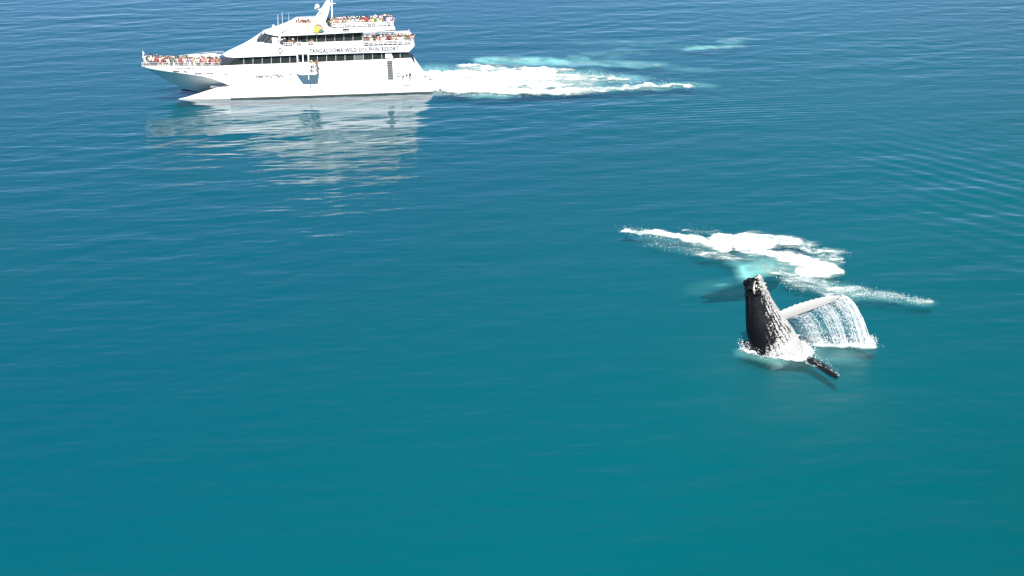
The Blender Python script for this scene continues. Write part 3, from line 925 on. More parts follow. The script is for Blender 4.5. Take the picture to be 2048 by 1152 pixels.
def loft(cen, ex, ey, rx, ry, K, disp=None):
    ph = np.linspace(0, 2 * math.pi, K, endpoint=False)
    c, s = np.cos(ph), np.sin(ph)
    d = np.ones((len(cen), K)) if disp is None else disp(ph)
    return cen[:, None, :] + d[..., None] * (ex[:, None, :] * (rx[:, None] * c)[..., None] + ey[:, None, :] * (ry[:, None] * s)[..., None]), ph

def fin(sk, root, tip, lead, bow, chord, thick, knobs, pale_v, dark_edge, seed, n=46, K=22):
    """long knobbly flipper; lead = direction of its leading edge, bow = sideways sag of its middle"""
    root, tip, lead, bow = map(np.array, (root, tip, lead, bow))
    t = np.linspace(0, 1, n)
    ax = root[None] * (1 - t)[:, None] + tip[None] * t[:, None] + bow[None] * (np.sin(np.pi * t))[:, None]
    d = (tip - root) / np.linalg.norm(tip - root)
    L = lead - d * lead.dot(d); L /= np.linalg.norm(L)
    U = np.cross(d, L)
    ch = chord * (0.80 + 0.25 * np.sin(np.pi * np.clip(t * 1.15, 0, 1))) * np.clip((1.0 - t) / 0.16, 0, 1) ** 0.55 * (1 - .30 * t)
    ch = np.maximum(ch, .01)
    th = thick * (1 - .65 * t) * np.clip((1.0 - t) / 0.1, 0, 1) ** 0.5 + .004
    g = np.random.default_rng(seed)
    kb = sum(knobs * math.exp(0) * np.exp(-((t - c) / .02) ** 2) * (.6 + .8 * g.random()) for c in np.linspace(.12, .97, 11))
    ph = np.linspace(0, 2 * math.pi, K, endpoint=False)
    c, s = np.cos(ph), np.sin(ph)
    V = ax[:, None, :] + L[None, None, :] * (ch[:, None] * .5 * c[None] + (kb[:, None] * np.clip(c, 0, 1)[None] ** 2))[..., None] + U[None, None, :] * (th[:, None] * s[None] * np.sqrt(np.clip(.55 + .45 * c, 0.05, 1))[None])[..., None]
    pale = np.full(V.shape[:2], pale_v) - dark_edge * np.clip(-c[None] * 1.0 - .80, 0, 1) * 6 * np.clip((t - .25) / .1, 0, 1)[:, None]
    uv = np.stack([np.broadcast_to(t[:, None] * 4, V.shape[:2]), np.broadcast_to(ph[None] * .3, V.shape[:2]), np.full(V.shape[:2], seed)], -1)
    sk.add(V, pale, uv)
    return ax, L, ch

# --- the breaching humpback
W0 = ground(1558, 704)
WY = W0.y
PXM = FOC / math.hypot(WY, CAM_H)                       # pixels per metre there
prof = [(554.5, 1511, 17), (558, 1512.5, 27), (565, 1511, 35), (575, 1511, 41), (587, 1513, 46), (600, 1516.5, 53), (620, 1522, 64), (640, 1528.5, 77), (655, 1534, 84), (670, 1541, 91), (690, 1550, 97), (705, 1558, 98)]
pts, rad = [], []
for y, x, w in prof:
    q = at_depth(x, y, WY + .004 * (705 - y)); pts.append((q.x, q.y, q.z)); rad.append(w / 2 / PXM)
for dx, dy, dz, r in ((.75, .35, -1.2, 1.72), (1.9, 1.0, -2.4, 1.62), (3.6, 2.0, -3.4, 1.35), (5.6, 3.2, -4.0, .95), (7.4, 4.3, -4.3, .5), (8.3, 4.9, -4.4, .22)):
    pts.append((W0.x + dx, W0.y + dy, dz)); rad.append(r)
NS, NK = 220, 264
cen = spline(pts, NS)
rr = spline([(r, 0, 0) for r in rad], NS)[:, 0]
tan = np.gradient(cen, axis=0); tan /= np.linalg.norm(tan, axis=1)[:, None]
yax = np.array([0, 1.0, 0])
ex = np.cross(tan, yax); ex /= np.linalg.norm(ex, axis=1)[:, None]
ex *= np.sign(ex[:, :1])                                # to the right in the picture
ey = np.cross(ex, tan); ey /= np.linalg.norm(ey, axis=1)[:, None]
ey *= -np.sign(ey[:, 1:2])                              # towards the camera
zc = cen[:, 2]
PHV = R(28)
def wrap(a): return (a + math.pi) % (2 * math.pi) - math.pi
def body_disp(ph):
    a = wrap(ph - PHV)[None]
    belly = np.clip((R(84) - np.abs(a)) / R(22), 0, 1) * np.clip((5.0 - zc[:, None]) / .8, 0, 1)
    groove = np.abs(np.sin(a * 15 + .25 * np.sin(zc[:, None] * 1.3) + 2.6 * fbm(a * 2.2 + 0 * zc[:, None], zc[:, None] * .8 + 0 * a, 3, 80)))
    d = 1 - .036 * belly * (1 - groove) ** 1.5
    P_, Z_ = np.meshgrid(ph, zc)
    kn = np.clip(fbm(P_ * 3.0, Z_ * 3.8, 2, 44) - .54, 0, 1) * np.clip((Z_ - 3.9) / .8, 0, 1)
    d = d + 1.0 * kn
    # rostrum flattened sideways, lower jaw slightly fuller; a lip line between
    lip = np.exp(-((wrap(P_ - R(118) - .10 * (5.9 - Z_))) / .07) ** 2) * np.clip((Z_ - 2.9) / .4, 0, 1)
    d = d - .07 * lip
    d = d + .02 * (fbm(P_ * 3, Z_ * 2.2, 3, 45) - .5)
    return d
V, ph = loft(cen, ex, ey, rr, rr * .86, NK, body_disp)
P_, Z_ = np.meshgrid(ph, zc)
a = np.abs(wrap(P_ - R(20)))
# where the hide is pale: belly, throat and the mottled chin; the flank and back stay black
edge = np.interp(Z_, [-1, 0, 1.0, 2.0, 3.0, 4.5, 5.8], [86, 92, 84, 72, 66, 62, 66])
pale = np.interp(np.degrees(a) / edge, [0, .35, .7, .95, 1.15, 1.6], [.64, .55, .48, .39, .27, .13])
pale += .30 * np.clip((1.2 - Z_) / 1.3, 0, 1) * np.clip((R(150) - a) / R(70), 0, 1)
pale += .10 * np.clip((Z_ - 4.9) / .6, 0, 1) * (a < R(110))
gr_ = np.abs(np.sin(wrap(P_ - PHV) * 15 + .25 * np.sin(Z_ * 1.3) + 2.6 * fbm(wrap(P_ - PHV) * 2.2, Z_ * .8, 3, 80)))
pale -= (.05 + .30 * fbm(P_ * 2, Z_ * .9, 2, 81)) * (1 - gr_) ** 2 * np.clip((4.6 - Z_) / .8, 0, 1) * (a < R(85))
scar = np.exp(-((wrap(P_ - R(103))) / .075) ** 2) * np.exp(-((Z_ - 4.75) / .42) ** 4)
pale = np.maximum(pale, 1.2 * scar)
pale = np.where(Z_ < -.35, -.2, pale)
uv = np.stack([P_ * 1.55, Z_ + .9 * np.cos(P_ - .6), np.zeros_like(P_)], -1)
sk = Skin(); sk.add(V, pale, uv)
# end caps are closed by tiny last rings
fr0 = at_depth(1556, 634, WY - .1); fr1 = at_depth(1681, 593, WY + 1.3)
FAX, FL, FCH = fin(sk, tuple(fr0), tuple(fr1), (-.25, .1, 1), (.0, 0, .05), .82, .14, .07, .95, 1.6, 3)
nr0 = ground(1590, 708, -.05); nr1 = ground(1675, 757, .16)
NAX, NL, NCH = fin(sk, tuple(nr0), tuple(nr1), (1, .55, .25), (.22, .10, .05), .80, .15, .045, -.1, 0, 5)
M_WHALE = whale_material("humpback_skin")
whale = link(bpy.data.objects.new("humpback_whale", sk.build("humpback_whale", M_WHALE)))
tag(whale, "black and white humpback whale bursting upright from the water with one flipper raised", "whale")
# flukes far down and the dorsal hump belong to the same body: tail flukes
fl = MB()
e = Vector(cen[-1]); 
for sgn in (-1, 1):
    rows = []
    for i in range(9):
        t = i / 8
        c0 = e + Vector((.25 * t, .15 * t, 0)) + Vector((-.45, .85, 0)) * sgn * 2.0 * t
        w = .65 * (1 - t) ** .7 + .02
        dirv = Vector((.85, .5, 0))
        rows.append([c0 - dirv * w + Vector((0, 0, 0)), c0 + Vector((0, 0, .06 * (1 - t))), c0 + dirv * w, c0 - Vector((0, 0, .06 * (1 - t))), c0 - dirv * w])
    fl.grid([[tuple(q) for q in r] for r in rows])
fl.build("tail_fluke", mat("fluke_skin", (.012, .013, .016), .5, var=.3), whale, smooth=60)
# barnacles on the chin
bo = MB(); g = random.Random(5)
for i in range(70):
    k = int(np.argmin(np.abs(zc - (4.5 + 1.35 * g.random())))); j = int(((R(-30) + R(130) * g.random()) % (2 * math.pi)) / (2 * math.pi) * NK) % NK
    bo.ball(tuple(V[k, j]), .03 + .03 * g.random(), 6, 4)
b_ = bo.build("barnacles", mat("barnacle_crust", (.52, .50, .45), .8, var=.2, scale=8), whale); b_["kind"] = "stuff"

# --- the second whale, lying just under the surface
sk2 = Skin()
h0, h1, h2, h3 = ground(1403, 594, -.35), ground(1440, 585, -.30), ground(1500, 574, -.45), ground(1600, 560, -2.0)
c2 = spline([tuple(h0), tuple(h1), tuple(h2), (h3.x, h3.y, -2.4), (h3.x + 3.5, h3.y + 1.2, -4.2)], 70)
r2 = spline([(.10, 0, 0), (.62, 0, 0), (1.15, 0, 0), (1.0, 0, 0), (.15, 0, 0)], 70)[:, 0]
t2 = np.gradient(c2, axis=0); t2 /= np.linalg.norm(t2, axis=1)[:, None]
up = np.array([0, 0, 1.0]); e1 = np.cross(t2, up); e1 /= np.linalg.norm(e1, axis=1)[:, None]; e2 = np.cross(e1, t2)
c2[:, 2] -= r2 * .45
V2, ph2 = loft(c2, e1, e2, r2, r2 * .7, 40, None)
A_, B_ = np.meshgrid(ph2, np.linspace(0, 9, 70))
p2 = np.full(A_.shape, .05)
hd = V2.reshape(-1, 3)
for px, py, r_ in ((1421, 581, .20), (1410, 592, .16)):
    q = ground(px, py, -.5); p2 += .9 * np.exp(-(((V2[..., 0] - q.x) / r_) ** 2 + ((V2[..., 1] - q.y) / (r_ * 2.2)) ** 2))
sk2.add(V2, p2, np.stack([A_, B_, A_ * 0], -1))
for s_ in (-1, 1):
    rt = Vector(c2[28]) + Vector(e1[28]) * (s_ * .8); fin(sk2, tuple(rt), tuple(rt + Vector(e1[28]) * (s_ * 2.2) + Vector((1.8, 0, -1.2))), tuple(-t2[28]), (0, 0, -.1), .7, .1, .03, -.1, 0, 7)
w2 = link(bpy.data.objects.new("humpback_whale", sk2.build("submerged_whale", whale_material("submerged_hide", (.006, .010, .018)))))
tag(w2, "dark whale swimming just under the surface behind the breaching one", "whale")

# ------------------------------------------------------------------ foam and spray
def foam_material():
    m = bpy.data.materials.new("sea_foam")
    n, l = nodes_of(m); p = n["Principled BSDF"]
    p.inputs["Base Color"].default_value = (.72, .74, .74, 1); p.inputs["Roughness"].default_value = .85; p.inputs["Specular IOR Level"].default_value = .2
    tc = n.new("ShaderNodeTexCoord"); t = n.new("ShaderNodeTexNoise"); t.inputs["Scale"].default_value = 5; t.inputs["Detail"].default_value = 6
    l.new(tc.outputs["Object"], t.inputs["Vector"])
    at = n.new("ShaderNodeAttribute"); at.attribute_name = "thick"
    ad = n.new("ShaderNodeMath"); ad.operation = 'ADD'; l.new(at.outputs["Fac"], ad.inputs[0]); l.new(t.outputs["Fac"], ad.inputs[1])
    t2 = n.new("ShaderNodeTexNoise"); t2.inputs["Scale"].default_value = 9; t2.inputs["Detail"].default_value = 5; t2.inputs["Roughness"].default_value = .7
    l.new(tc.outputs["Object"], t2.inputs["Vector"])
    al = n.new("ShaderNodeMath"); al.operation = 'MULTIPLY_ADD'; al.inputs[1].default_value = .75; l.new(t2.outputs["Fac"], al.inputs[0]); l.new(at.outputs["Fac"], al.inputs[2])
    mr = n.new("ShaderNodeMapRange"); mr.interpolation_type = 'SMOOTHSTEP'; mr.inputs["From Min"].default_value = .40; mr.inputs["From Max"].default_value = 1.18
    l.new(al.outputs[0], mr.inputs["Value"])
    tr = n.new("ShaderNodeBsdfTransparent"); mx = n.new("ShaderNodeMixShader")
    pw = n.new('ShaderNodeMath'); pw.operation = 'POWER'; pw.inputs[1].default_value = 1.7; l.new(mr.outputs[0], pw.inputs[0]); l.new(pw.outputs[0], mx.inputs[0]); l.new(tr.outputs[0], mx.inputs[1]); l.new(p.outputs[0], mx.inputs[2]); l.new(mx.outputs[0], n["Material Output"].inputs["Surface"])
    cr = n.new("ShaderNodeValToRGB"); cr.color_ramp.elements[0].position = .84; cr.color_ramp.elements[0].color = (.30, .38, .38, 1)
    cr.color_ramp.elements[1].position = .96; cr.color_ramp.elements[1].color = (.74, .75, .74, 1)
    sc_ = n.new("ShaderNodeMath"); sc_.operation = 'MULTIPLY_ADD'; sc_.inputs[1].default_value = .26; sc_.inputs[2].default_value = .56; l.new(ad.outputs[0], sc_.inputs[0])
    l.new(sc_.outputs[0], cr.inputs[0]); l.new(cr.outputs[0], p.inputs["Base Color"])
    b = n.new("ShaderNodeBump"); b.inputs["Distance"].default_value = .08; l.new(t.outputs["Fac"], b.inputs["Height"]); l.new(b.outputs[0], p.inputs["Normal"])
    return m
M_FOAM = foam_material()

def foam_patch(name, label, box, table, res, hump, nscale, seed, lace=1.0):
    """real foam: a lumpy sheet with holes, only where the measured foam is thick enough"""
    (px0, py0, px1, py1) = box
    cs = [ground(x, y) for x, y in ((px0, py0), (px1, py0), (px0, py1), (px1, py1))]
    jr = np.random.default_rng(seed)
    xs = np.arange(min(c.x for c in cs), max(c.x for c in cs), res); ys = np.arange(min(c.y for c in cs), max(c.y for c in cs), res * 1.25)
    X, Y = np.meshgrid(xs, ys)
    X = X + res * jr.uniform(-.3, .3, X.shape); Y = Y + res * 1.25 * jr.uniform(-.3, .3, Y.shape)
    px, py = project(X, Y, np.zeros_like(X))
    w1, w2 = fbm(X / 1.9, Y / 3.0, 3, seed), fbm(X / 1.9, Y / 3.0, 3, seed + 50)
    D = segs(px + 30 * (w1 - .5), py + 13 * (w2 - .5), table)
    # swirls: warp the noise by another, stretch it along the drift of the foam
    wx, wy = 1.6 * (fbm(X / 2.2, Y / 3.2, 3, seed + 60) - .5), 2.4 * (fbm(X / 2.2, Y / 3.2, 3, seed + 61) - .5)
    u, v = (X + wx) * .92 - (Y + wy) * .30, (X + wx) * .30 + (Y + wy) * .92
    n1 = fbm(u / (nscale * 2.2), v / nscale, 4, seed + 7, .55)
    n2 = fbm(u / (nscale * .8), v / (nscale * .42), 4, seed + 9, .62)
    lacy = np.clip((n1 - .30) / .42, 0, 1) * .62 + np.clip((n2 - .30) / .40, 0, 1) * .48
    solid = np.clip((D - .85) / .35, 0, 1)
    val = np.clip(D, 0, 1.15) * (1 - lace * (1 - solid) * (1 - lacy) * .95)
    keep = val > .10
    cell = keep[:-1, :-1] & keep[1:, :-1] & keep[:-1, 1:] & keep[1:, 1:]
    idx = np.arange(X.size).reshape(X.shape)
    F = np.stack([idx[:-1, :-1][cell], idx[:-1, 1:][cell], idx[1:, 1:][cell], idx[1:, :-1][cell]], 1)
    used = np.unique(F); rem = np.full(X.size, -1); rem[used] = np.arange(len(used))
    lump = fbm(X / .7, Y / .9, 3, seed + 3, .45)
    Z = wave(X, Y) + .03 + hump * np.clip(val - .3, 0, 1) * np.clip(lump * 1.9 - .35, .05, 1.5)
    me = np_mesh(name, np.stack([X.ravel(), Y.ravel(), Z.ravel()], 1)[used], rem[F], True, [M_FOAM])
    at = me.attributes.new("thick", 'FLOAT', 'POINT'); at.data.foreach_set("value", np.clip(val, 0, 1.1).ravel()[used].astype(np.float32))
    return tag(link(bpy.data.objects.new(name, me)), label, "foam", kind="stuff")

WAKE = [(846, 150, 930, 152, 18, 12, 1.15), (900, 150, 1100, 153, 26, 16, 1.1), (1080, 152, 1180, 156, 26, 11, .85), (1150, 153, 1245, 157, 20, 5.5, .9), (880, 181, 1130, 184, 24, 10, 1.2), (868, 172, 1000, 172, 16, 12, 1.1),
        (1100, 182, 1210, 181, 26, 9, .9), (1190, 178, 1290, 176, 26, 7, .95), (1250, 175, 1375, 171, 24, 5, .95), (870, 166, 1080, 168, 40, 16, 1.0), (1060, 166, 1170, 170, 40, 12, .85), (930, 136, 1120, 141, 34, 8, .9),
        (968, 118, 1050, 122, 22, 5, .52), (1130, 124, 1180, 126, 24, 4, .45), (1260, 129, 1310, 132, 24, 4, .46), (1400, 95, 1462, 92, 24, 2.6, .55), (1455, 82, 1488, 79, 16, 2, .5), (1150, 112, 1220, 108, 30, 3, .35)]
foam_patch("wake_foam", "long white churned wake streaming from the ferry's stern", (830, 70, 1510, 205), WAKE, .17, .42, 1.4, 3, .68)
SPLASH = [(1243, 459, 1330, 466, 12, 6.5, 1.0), (1310, 464, 1400, 482, 18, 9, 1.05), (1390, 478, 1450, 498, 28, 14, 1.1), (1376, 460, 1440, 466, 16, 5, .72), (1440, 478, 1530, 490, 34, 19, 1.2), (1490, 470, 1590, 484, 36, 14, 1.02),
          (1490, 496, 1590, 518, 38, 17, 1.0), (1560, 482, 1660, 508, 36, 17, .80), (1630, 508, 1686, 520, 16, 10, .8), (1570, 516, 1655, 533, 36, 17, 1.06), (1600, 545, 1664, 545, 26, 17, 1.2), (1640, 530, 1676, 545, 16, 12, 1.2),
          (1410, 508, 1520, 528, 34, 9, .8), (1520, 534, 1600, 552, 34, 11, .8), (1590, 562, 1660, 584, 36, 17, .88), (1640, 576, 1720, 584, 34, 15, .78), (1700, 584, 1800, 597, 26, 10, .68), (1790, 596, 1850, 604, 16, 6, .68), (1310, 488, 1380, 500, 24, 5, .5)]
foam_patch("splash_foam", "broad white lacy patch of foam left behind the breaching whale", (1225, 435, 1880, 625), SPLASH, .10, .24, .8, 13, 1.0)
BASE = [(1480, 698, 1500, 706, 8, 4, .85), (1498, 705, 1540, 715, 12, 4.2, 1.0), (1536, 715, 1580, 720, 14, 4, 1.05), (1576, 720, 1616, 719, 12, 4, 1.05), (1588, 700, 1612, 712, 18, 13, 1.2), (1604, 690, 1618, 704, 12, 14, 1.0),
        (1632, 688, 1690, 690, 12, 4.5, 1.0), (1690, 689, 1722, 690, 12, 4.5, .95), (1716, 688, 1744, 694, 10, 5, 1.1), (1600, 676, 1640, 686, 24, 9, .8), (1622, 726, 1672, 753, 5, 2, .6)]
foam_patch("whale_base_foam", "ridge of white water around the base of the breaching whale", (1465, 655, 1765, 770), BASE, .06, .42, .6, 23, .7)

def drops(name, pos, vel, size, material, label=None, parent=None):
    """elongated droplets as little octahedra, one mesh"""
    n = len(pos)
    vel = vel / np.linalg.norm(vel, axis=1)[:, None]
    u = np.cross(vel, np.array([.31, .77, .21])); u /= np.linalg.norm(u, axis=1)[:, None]
    w = np.cross(vel, u)
    s = size[:, None]; el = (1.0 + 1.7 * nrg.random(n))[:, None]
    Vv = np.stack([pos + vel * s * el, pos + u * s, pos + w * s, pos - u * s, pos - w * s, pos - vel * s * el], 1).reshape(-1, 3)
    f = np.array([[0, 1, 2], [0, 2, 3], [0, 3, 4], [0, 4, 1], [5, 2, 1], [5, 3, 2], [5, 4, 3], [5, 1, 4]])
    F = (np.arange(n)[:, None, None] * 6 + f[None]).reshape(-1, 3)
    o = link(bpy.data.objects.new(name, np_mesh(name, Vv, F, True, [material])), parent)
    return tag(o, label, "spray", kind="stuff")
M_SPRAY = mat("white_water_drops", (.82, .84, .85), .6)
_n, _l = nodes_of(M_SPRAY)
_t = _n.new("ShaderNodeBsdfTranslucent"); _t.inputs[0].default_value = (.85, .87, .88, 1)
_x = _n.new("ShaderNodeMixShader"); _x.inputs[0].default_value = .15
_l.new(_n["Principled BSDF"].outputs[0], _x.inputs[1]); _l.new(_t.outputs[0], _x.inputs[2]); _l.new(_x.outputs[0], _n["Material Output"].inputs["Surface"])
# curtain of water falling from the raised flipper
def curtain(n, tlo, thi, weights):
    t = tlo + (thi - tlo) * nrg.random(n * 4)
    w = np.interp(t, *zip(*weights)) * (.30 + .9 * (vnoise(t * 34, t * 0 + 3.3, 9) ** 1.3))
    t = t[nrg.random(len(t)) < w][:n]
    cs = np.sort(nrg.random(34) * 1.12); near_ = cs[np.clip(np.searchsorted(cs, t), 0, 33)]
    t = np.where(nrg.random(len(t)) < .6, near_ + nrg.normal(0, .006, len(t)), t)
    k = np.clip(t, 0, 1) * (len(FAX) - 1); i0 = np.clip(k.astype(int), 0, len(FAX) - 2); fr_ = (k - i0)[:, None]
    ax = FAX[i0] * (1 - fr_) + FAX[i0 + 1] * fr_
    ch = np.interp(np.clip(t, 0, 1), np.linspace(0, 1, len(FCH)), FCH)
    p0 = ax - FL[None] * (ch * .48)[:, None]
    p0[:, 0] += np.clip(t - 1, 0, 1) * 2.2
    ends = np.array([list(ground(x, y)) for x, y in ((1606, 682), (1632, 689), (1660, 690), (1690, 690), (1718, 690), (1745, 694))])
    te = np.linspace(0, 1.12, len(ends))
    p1 = np.stack([np.interp(t, te, ends[:, c]) for c in range(3)], 1)
    tau = nrg.random(len(t)) ** .8
    P0 = p0 + (p1 - p0) * tau[:, None]; P0[:, 2] = p0[:, 2] * (1 - tau ** 1.9)
    sp = .05 + .22 * tau
    P0 += nrg.normal(0, 1, P0.shape) * sp[:, None] * np.array([.30, .9, .35])[None]
    P0[:, 2] = np.maximum(P0[:, 2], .03)
    vel = (p1 - p0); vel[:, 2] = -p0[:, 2] * 1.9 * np.maximum(tau, .12) ** .9
    return P0, vel
W_ = [(0, .65), (.12, .9), (.26, .95), (.36, .8), (.40, .3), (.52, .28), (.56, .8), (.66, .9), (.72, .35), (.80, .38), (.86, .8), (1.0, 1), (1.12, .9)]
p, v = curtain(6300, .0, 1.12, W_)
drops("flipper_spray", p, v, .007 + .026 * nrg.random(len(p)) ** 2.5, M_SPRAY, "curtain of white water pouring off the whale's raised flipper")
# long strands inside that curtain
so = MB()
g = random.Random(12)
for i in range(100):
    t = g.choice([g.uniform(0, .38), g.uniform(.54, .7), g.uniform(.84, 1.1), g.uniform(.9, 1.12), g.uniform(0, 1.1)])
    k = min(max(t, 0), 1) * (len(FAX) - 1); i0 = min(int(k), len(FAX) - 2)
    p0 = FAX[i0] + (FAX[i0 + 1] - FAX[i0]) * (k - i0) - FL * float(np.interp(min(t, 1), np.linspace(0, 1, len(FCH)), FCH)) * .48
    p0 = p0 + np.array([max(0, t - 1) * 2.2, g.uniform(-.1, .25), 0])
    ends = [(1606, 682), (1632, 689), (1660, 690), (1690, 690), (1718, 690), (1745, 694)]
    te = np.linspace(0, 1.12, 6); p1 = ground(float(np.interp(t, te, [e[0] for e in ends])), float(np.interp(t, te, [e[1] for e in ends])))
    a0, a1 = g.choice([(0, .6), (.1, 1), (.3, 1), (.5, 1), (0, 1)])
    pp = []
    wob = g.uniform(-.2, .2)
    for j in range(11):
        u = a0 + (a1 - a0) * j / 10
        q = Vector(p0).lerp(p1, u); q.z = p0[2] * (1 - u ** 1.9); q.x += wob * u + g.uniform(-.03, .03); pp.append(tuple(q))
    so.path(pp, g.uniform(.006, .020), 4)
o = so.build("flipper_water_strands", M_SPRAY, fix=False); tag(o, "white strands of water falling from the raised flipper", "spray", kind="stuff")
# thin torn veil of water between the strands
NT, NU = 120, 60
T_, U_ = np.meshgrid(np.linspace(-.02, 1.12, NT), np.linspace(0, 1, NU), indexing='ij')
tt = np.clip(T_, 0, 1); kk = tt * (len(FAX) - 1); i0 = np.clip(kk.astype(int), 0, len(FAX) - 2); ff = (kk - i0)[..., None]
P0 = FAX[i0] * (1 - ff) + FAX[i0 + 1] * ff - FL * (np.interp(tt, np.linspace(0, 1, len(FCH)), FCH) * .46)[..., None]
P0[..., 0] += np.clip(T_ - 1, 0, 1) * 2.2
en = np.array([list(ground(x, y)) for x, y in ((1606, 682), (1632, 689), (1660, 690), (1690, 690), (1718, 690), (1745, 694))])
P1 = np.stack([np.interp(T_, np.linspace(0, 1.12, 6), en[:, c]) for c in range(3)], -1)
VV = P0 + (P1 - P0) * U_[..., None]; VV[..., 2] = P0[..., 2] * (1 - U_ ** 1.9)
VV[..., 1] += .35 * (fbm(T_ * 9, U_ * 3, 3, 70) - .5)
ix = np.arange(NT * NU).reshape(NT, NU)
me = np_mesh("flipper_water_veil", VV.reshape(-1, 3), np.stack([ix[:-1, :-1].ravel(), ix[1:, :-1].ravel(), ix[1:, 1:].ravel(), ix[:-1, 1:].ravel()], 1))
den = np.interp(T_, [x for x, _ in W_], [y for _, y in W_]) * np.clip(U_ * 6, .3, 1)
streaks = fbm(T_ * 30 + 1.5 * fbm(T_ * 6, U_ * 2, 2, 71), U_ * 3.2, 4, 72, .6)
veil = np.clip((streaks - .38) / .35, 0, 1) ** 1.5 * den * .34
at_ = me.attributes.new("veil", 'FLOAT', 'POINT'); at_.data.foreach_set("value", veil.ravel().astype(np.float32))
M_VEIL = bpy.data.materials.new("torn_water_veil")
_n, _l = nodes_of(M_VEIL); _n["Principled BSDF"].inputs["Base Color"].default_value = (.78, .80, .81, 1); _n["Principled BSDF"].inputs["Roughness"].default_value = .5
_a = _n.new("ShaderNodeAttribute"); _a.attribute_name = "veil"; _t = _n.new("ShaderNodeBsdfTransparent"); _x = _n.new("ShaderNodeMixShader")
_l.new(_a.outputs["Fac"], _x.inputs[0]); _l.new(_t.outputs[0], _x.inputs[1]); _l.new(_n["Principled BSDF"].outputs[0], _x.inputs[2]); _l.new(_x.outputs[0], _n["Material Output"].inputs["Surface"])
me.materials.append(M_VEIL)
tag(link(bpy.data.objects.new("flipper_water_veil", me)), "thin torn veil of falling water under the raised flipper", "spray", kind="stuff")
# droplets round the body, the foot of the whale and over the foam
def scatter(n, table, zmax, power=2.0):
    out = []
    for x0, y0, x1, y1, rx, ry, wgt in table:
        m = int(n * wgt)
        u = nrg.random(m)
        px = x0 + (x1 - x0) * u + rx * np.clip(nrg.normal(0, .5, m), -1.15, 1.15); py = y0 + (y1 - y0) * u + ry * np.clip(nrg.normal(0, .5, m), -1.15, 1.15)
        out += [tuple(ground(a, b)) for a, b in zip(px, py)]
    q = np.array(out); q[:, 2] = .05 + zmax * nrg.random(len(q)) ** power
    return q
q = scatter(900, [(1480, 698, 1540, 716, 10, 5, .7), (1540, 716, 1616, 721, 12, 4, 1), (1596, 700, 1622, 712, 12, 10, 1.6), (1640, 690, 1744, 693, 20, 5, 1.2), (1625, 726, 1674, 754, 5, 2, .15), (1730, 690, 1748, 694, 8, 5, .8)], .7)
drops("whale_spray", q, nrg.normal(0, 1, q.shape) + np.array([0, 0, .3]), .007 + .026 * nrg.random(len(q)) ** 2, M_SPRAY, "fine white droplets thrown up round the whale's base")
q = scatter(420, [(1700, 582, 1850, 604, 14, 10, 1.6), (1240, 458, 1400, 490, 14, 9, .9), (1600, 565, 1720, 590, 34, 16, 1.2), (1370, 460, 1690, 515, 20, 12, .9), (1300, 490, 1420, 510, 20, 6, .25), (1560, 545, 1600, 580, 20, 12, .5)], .07)
drops("splash_specks", q, nrg.normal(0, 1, q.shape), .008 + .020 * nrg.random(len(q)) ** 2, M_SPRAY, "white specks of foam scattered round the splash patch")
q = scatter(420, [(850, 150, 1000, 150, 14, 12, 1.2), (880, 183, 1150, 186, 20, 7, 1.2), (1150, 160, 1380, 172, 30, 10, .6), (1000, 140, 1240, 152, 30, 6, .7)], .35)
drops("wake_spray", q, nrg.normal(0, 1, q.shape), .012 + .03 * nrg.random(len(q)) ** 2, M_SPRAY, "white droplets over the ferry's churned wake")
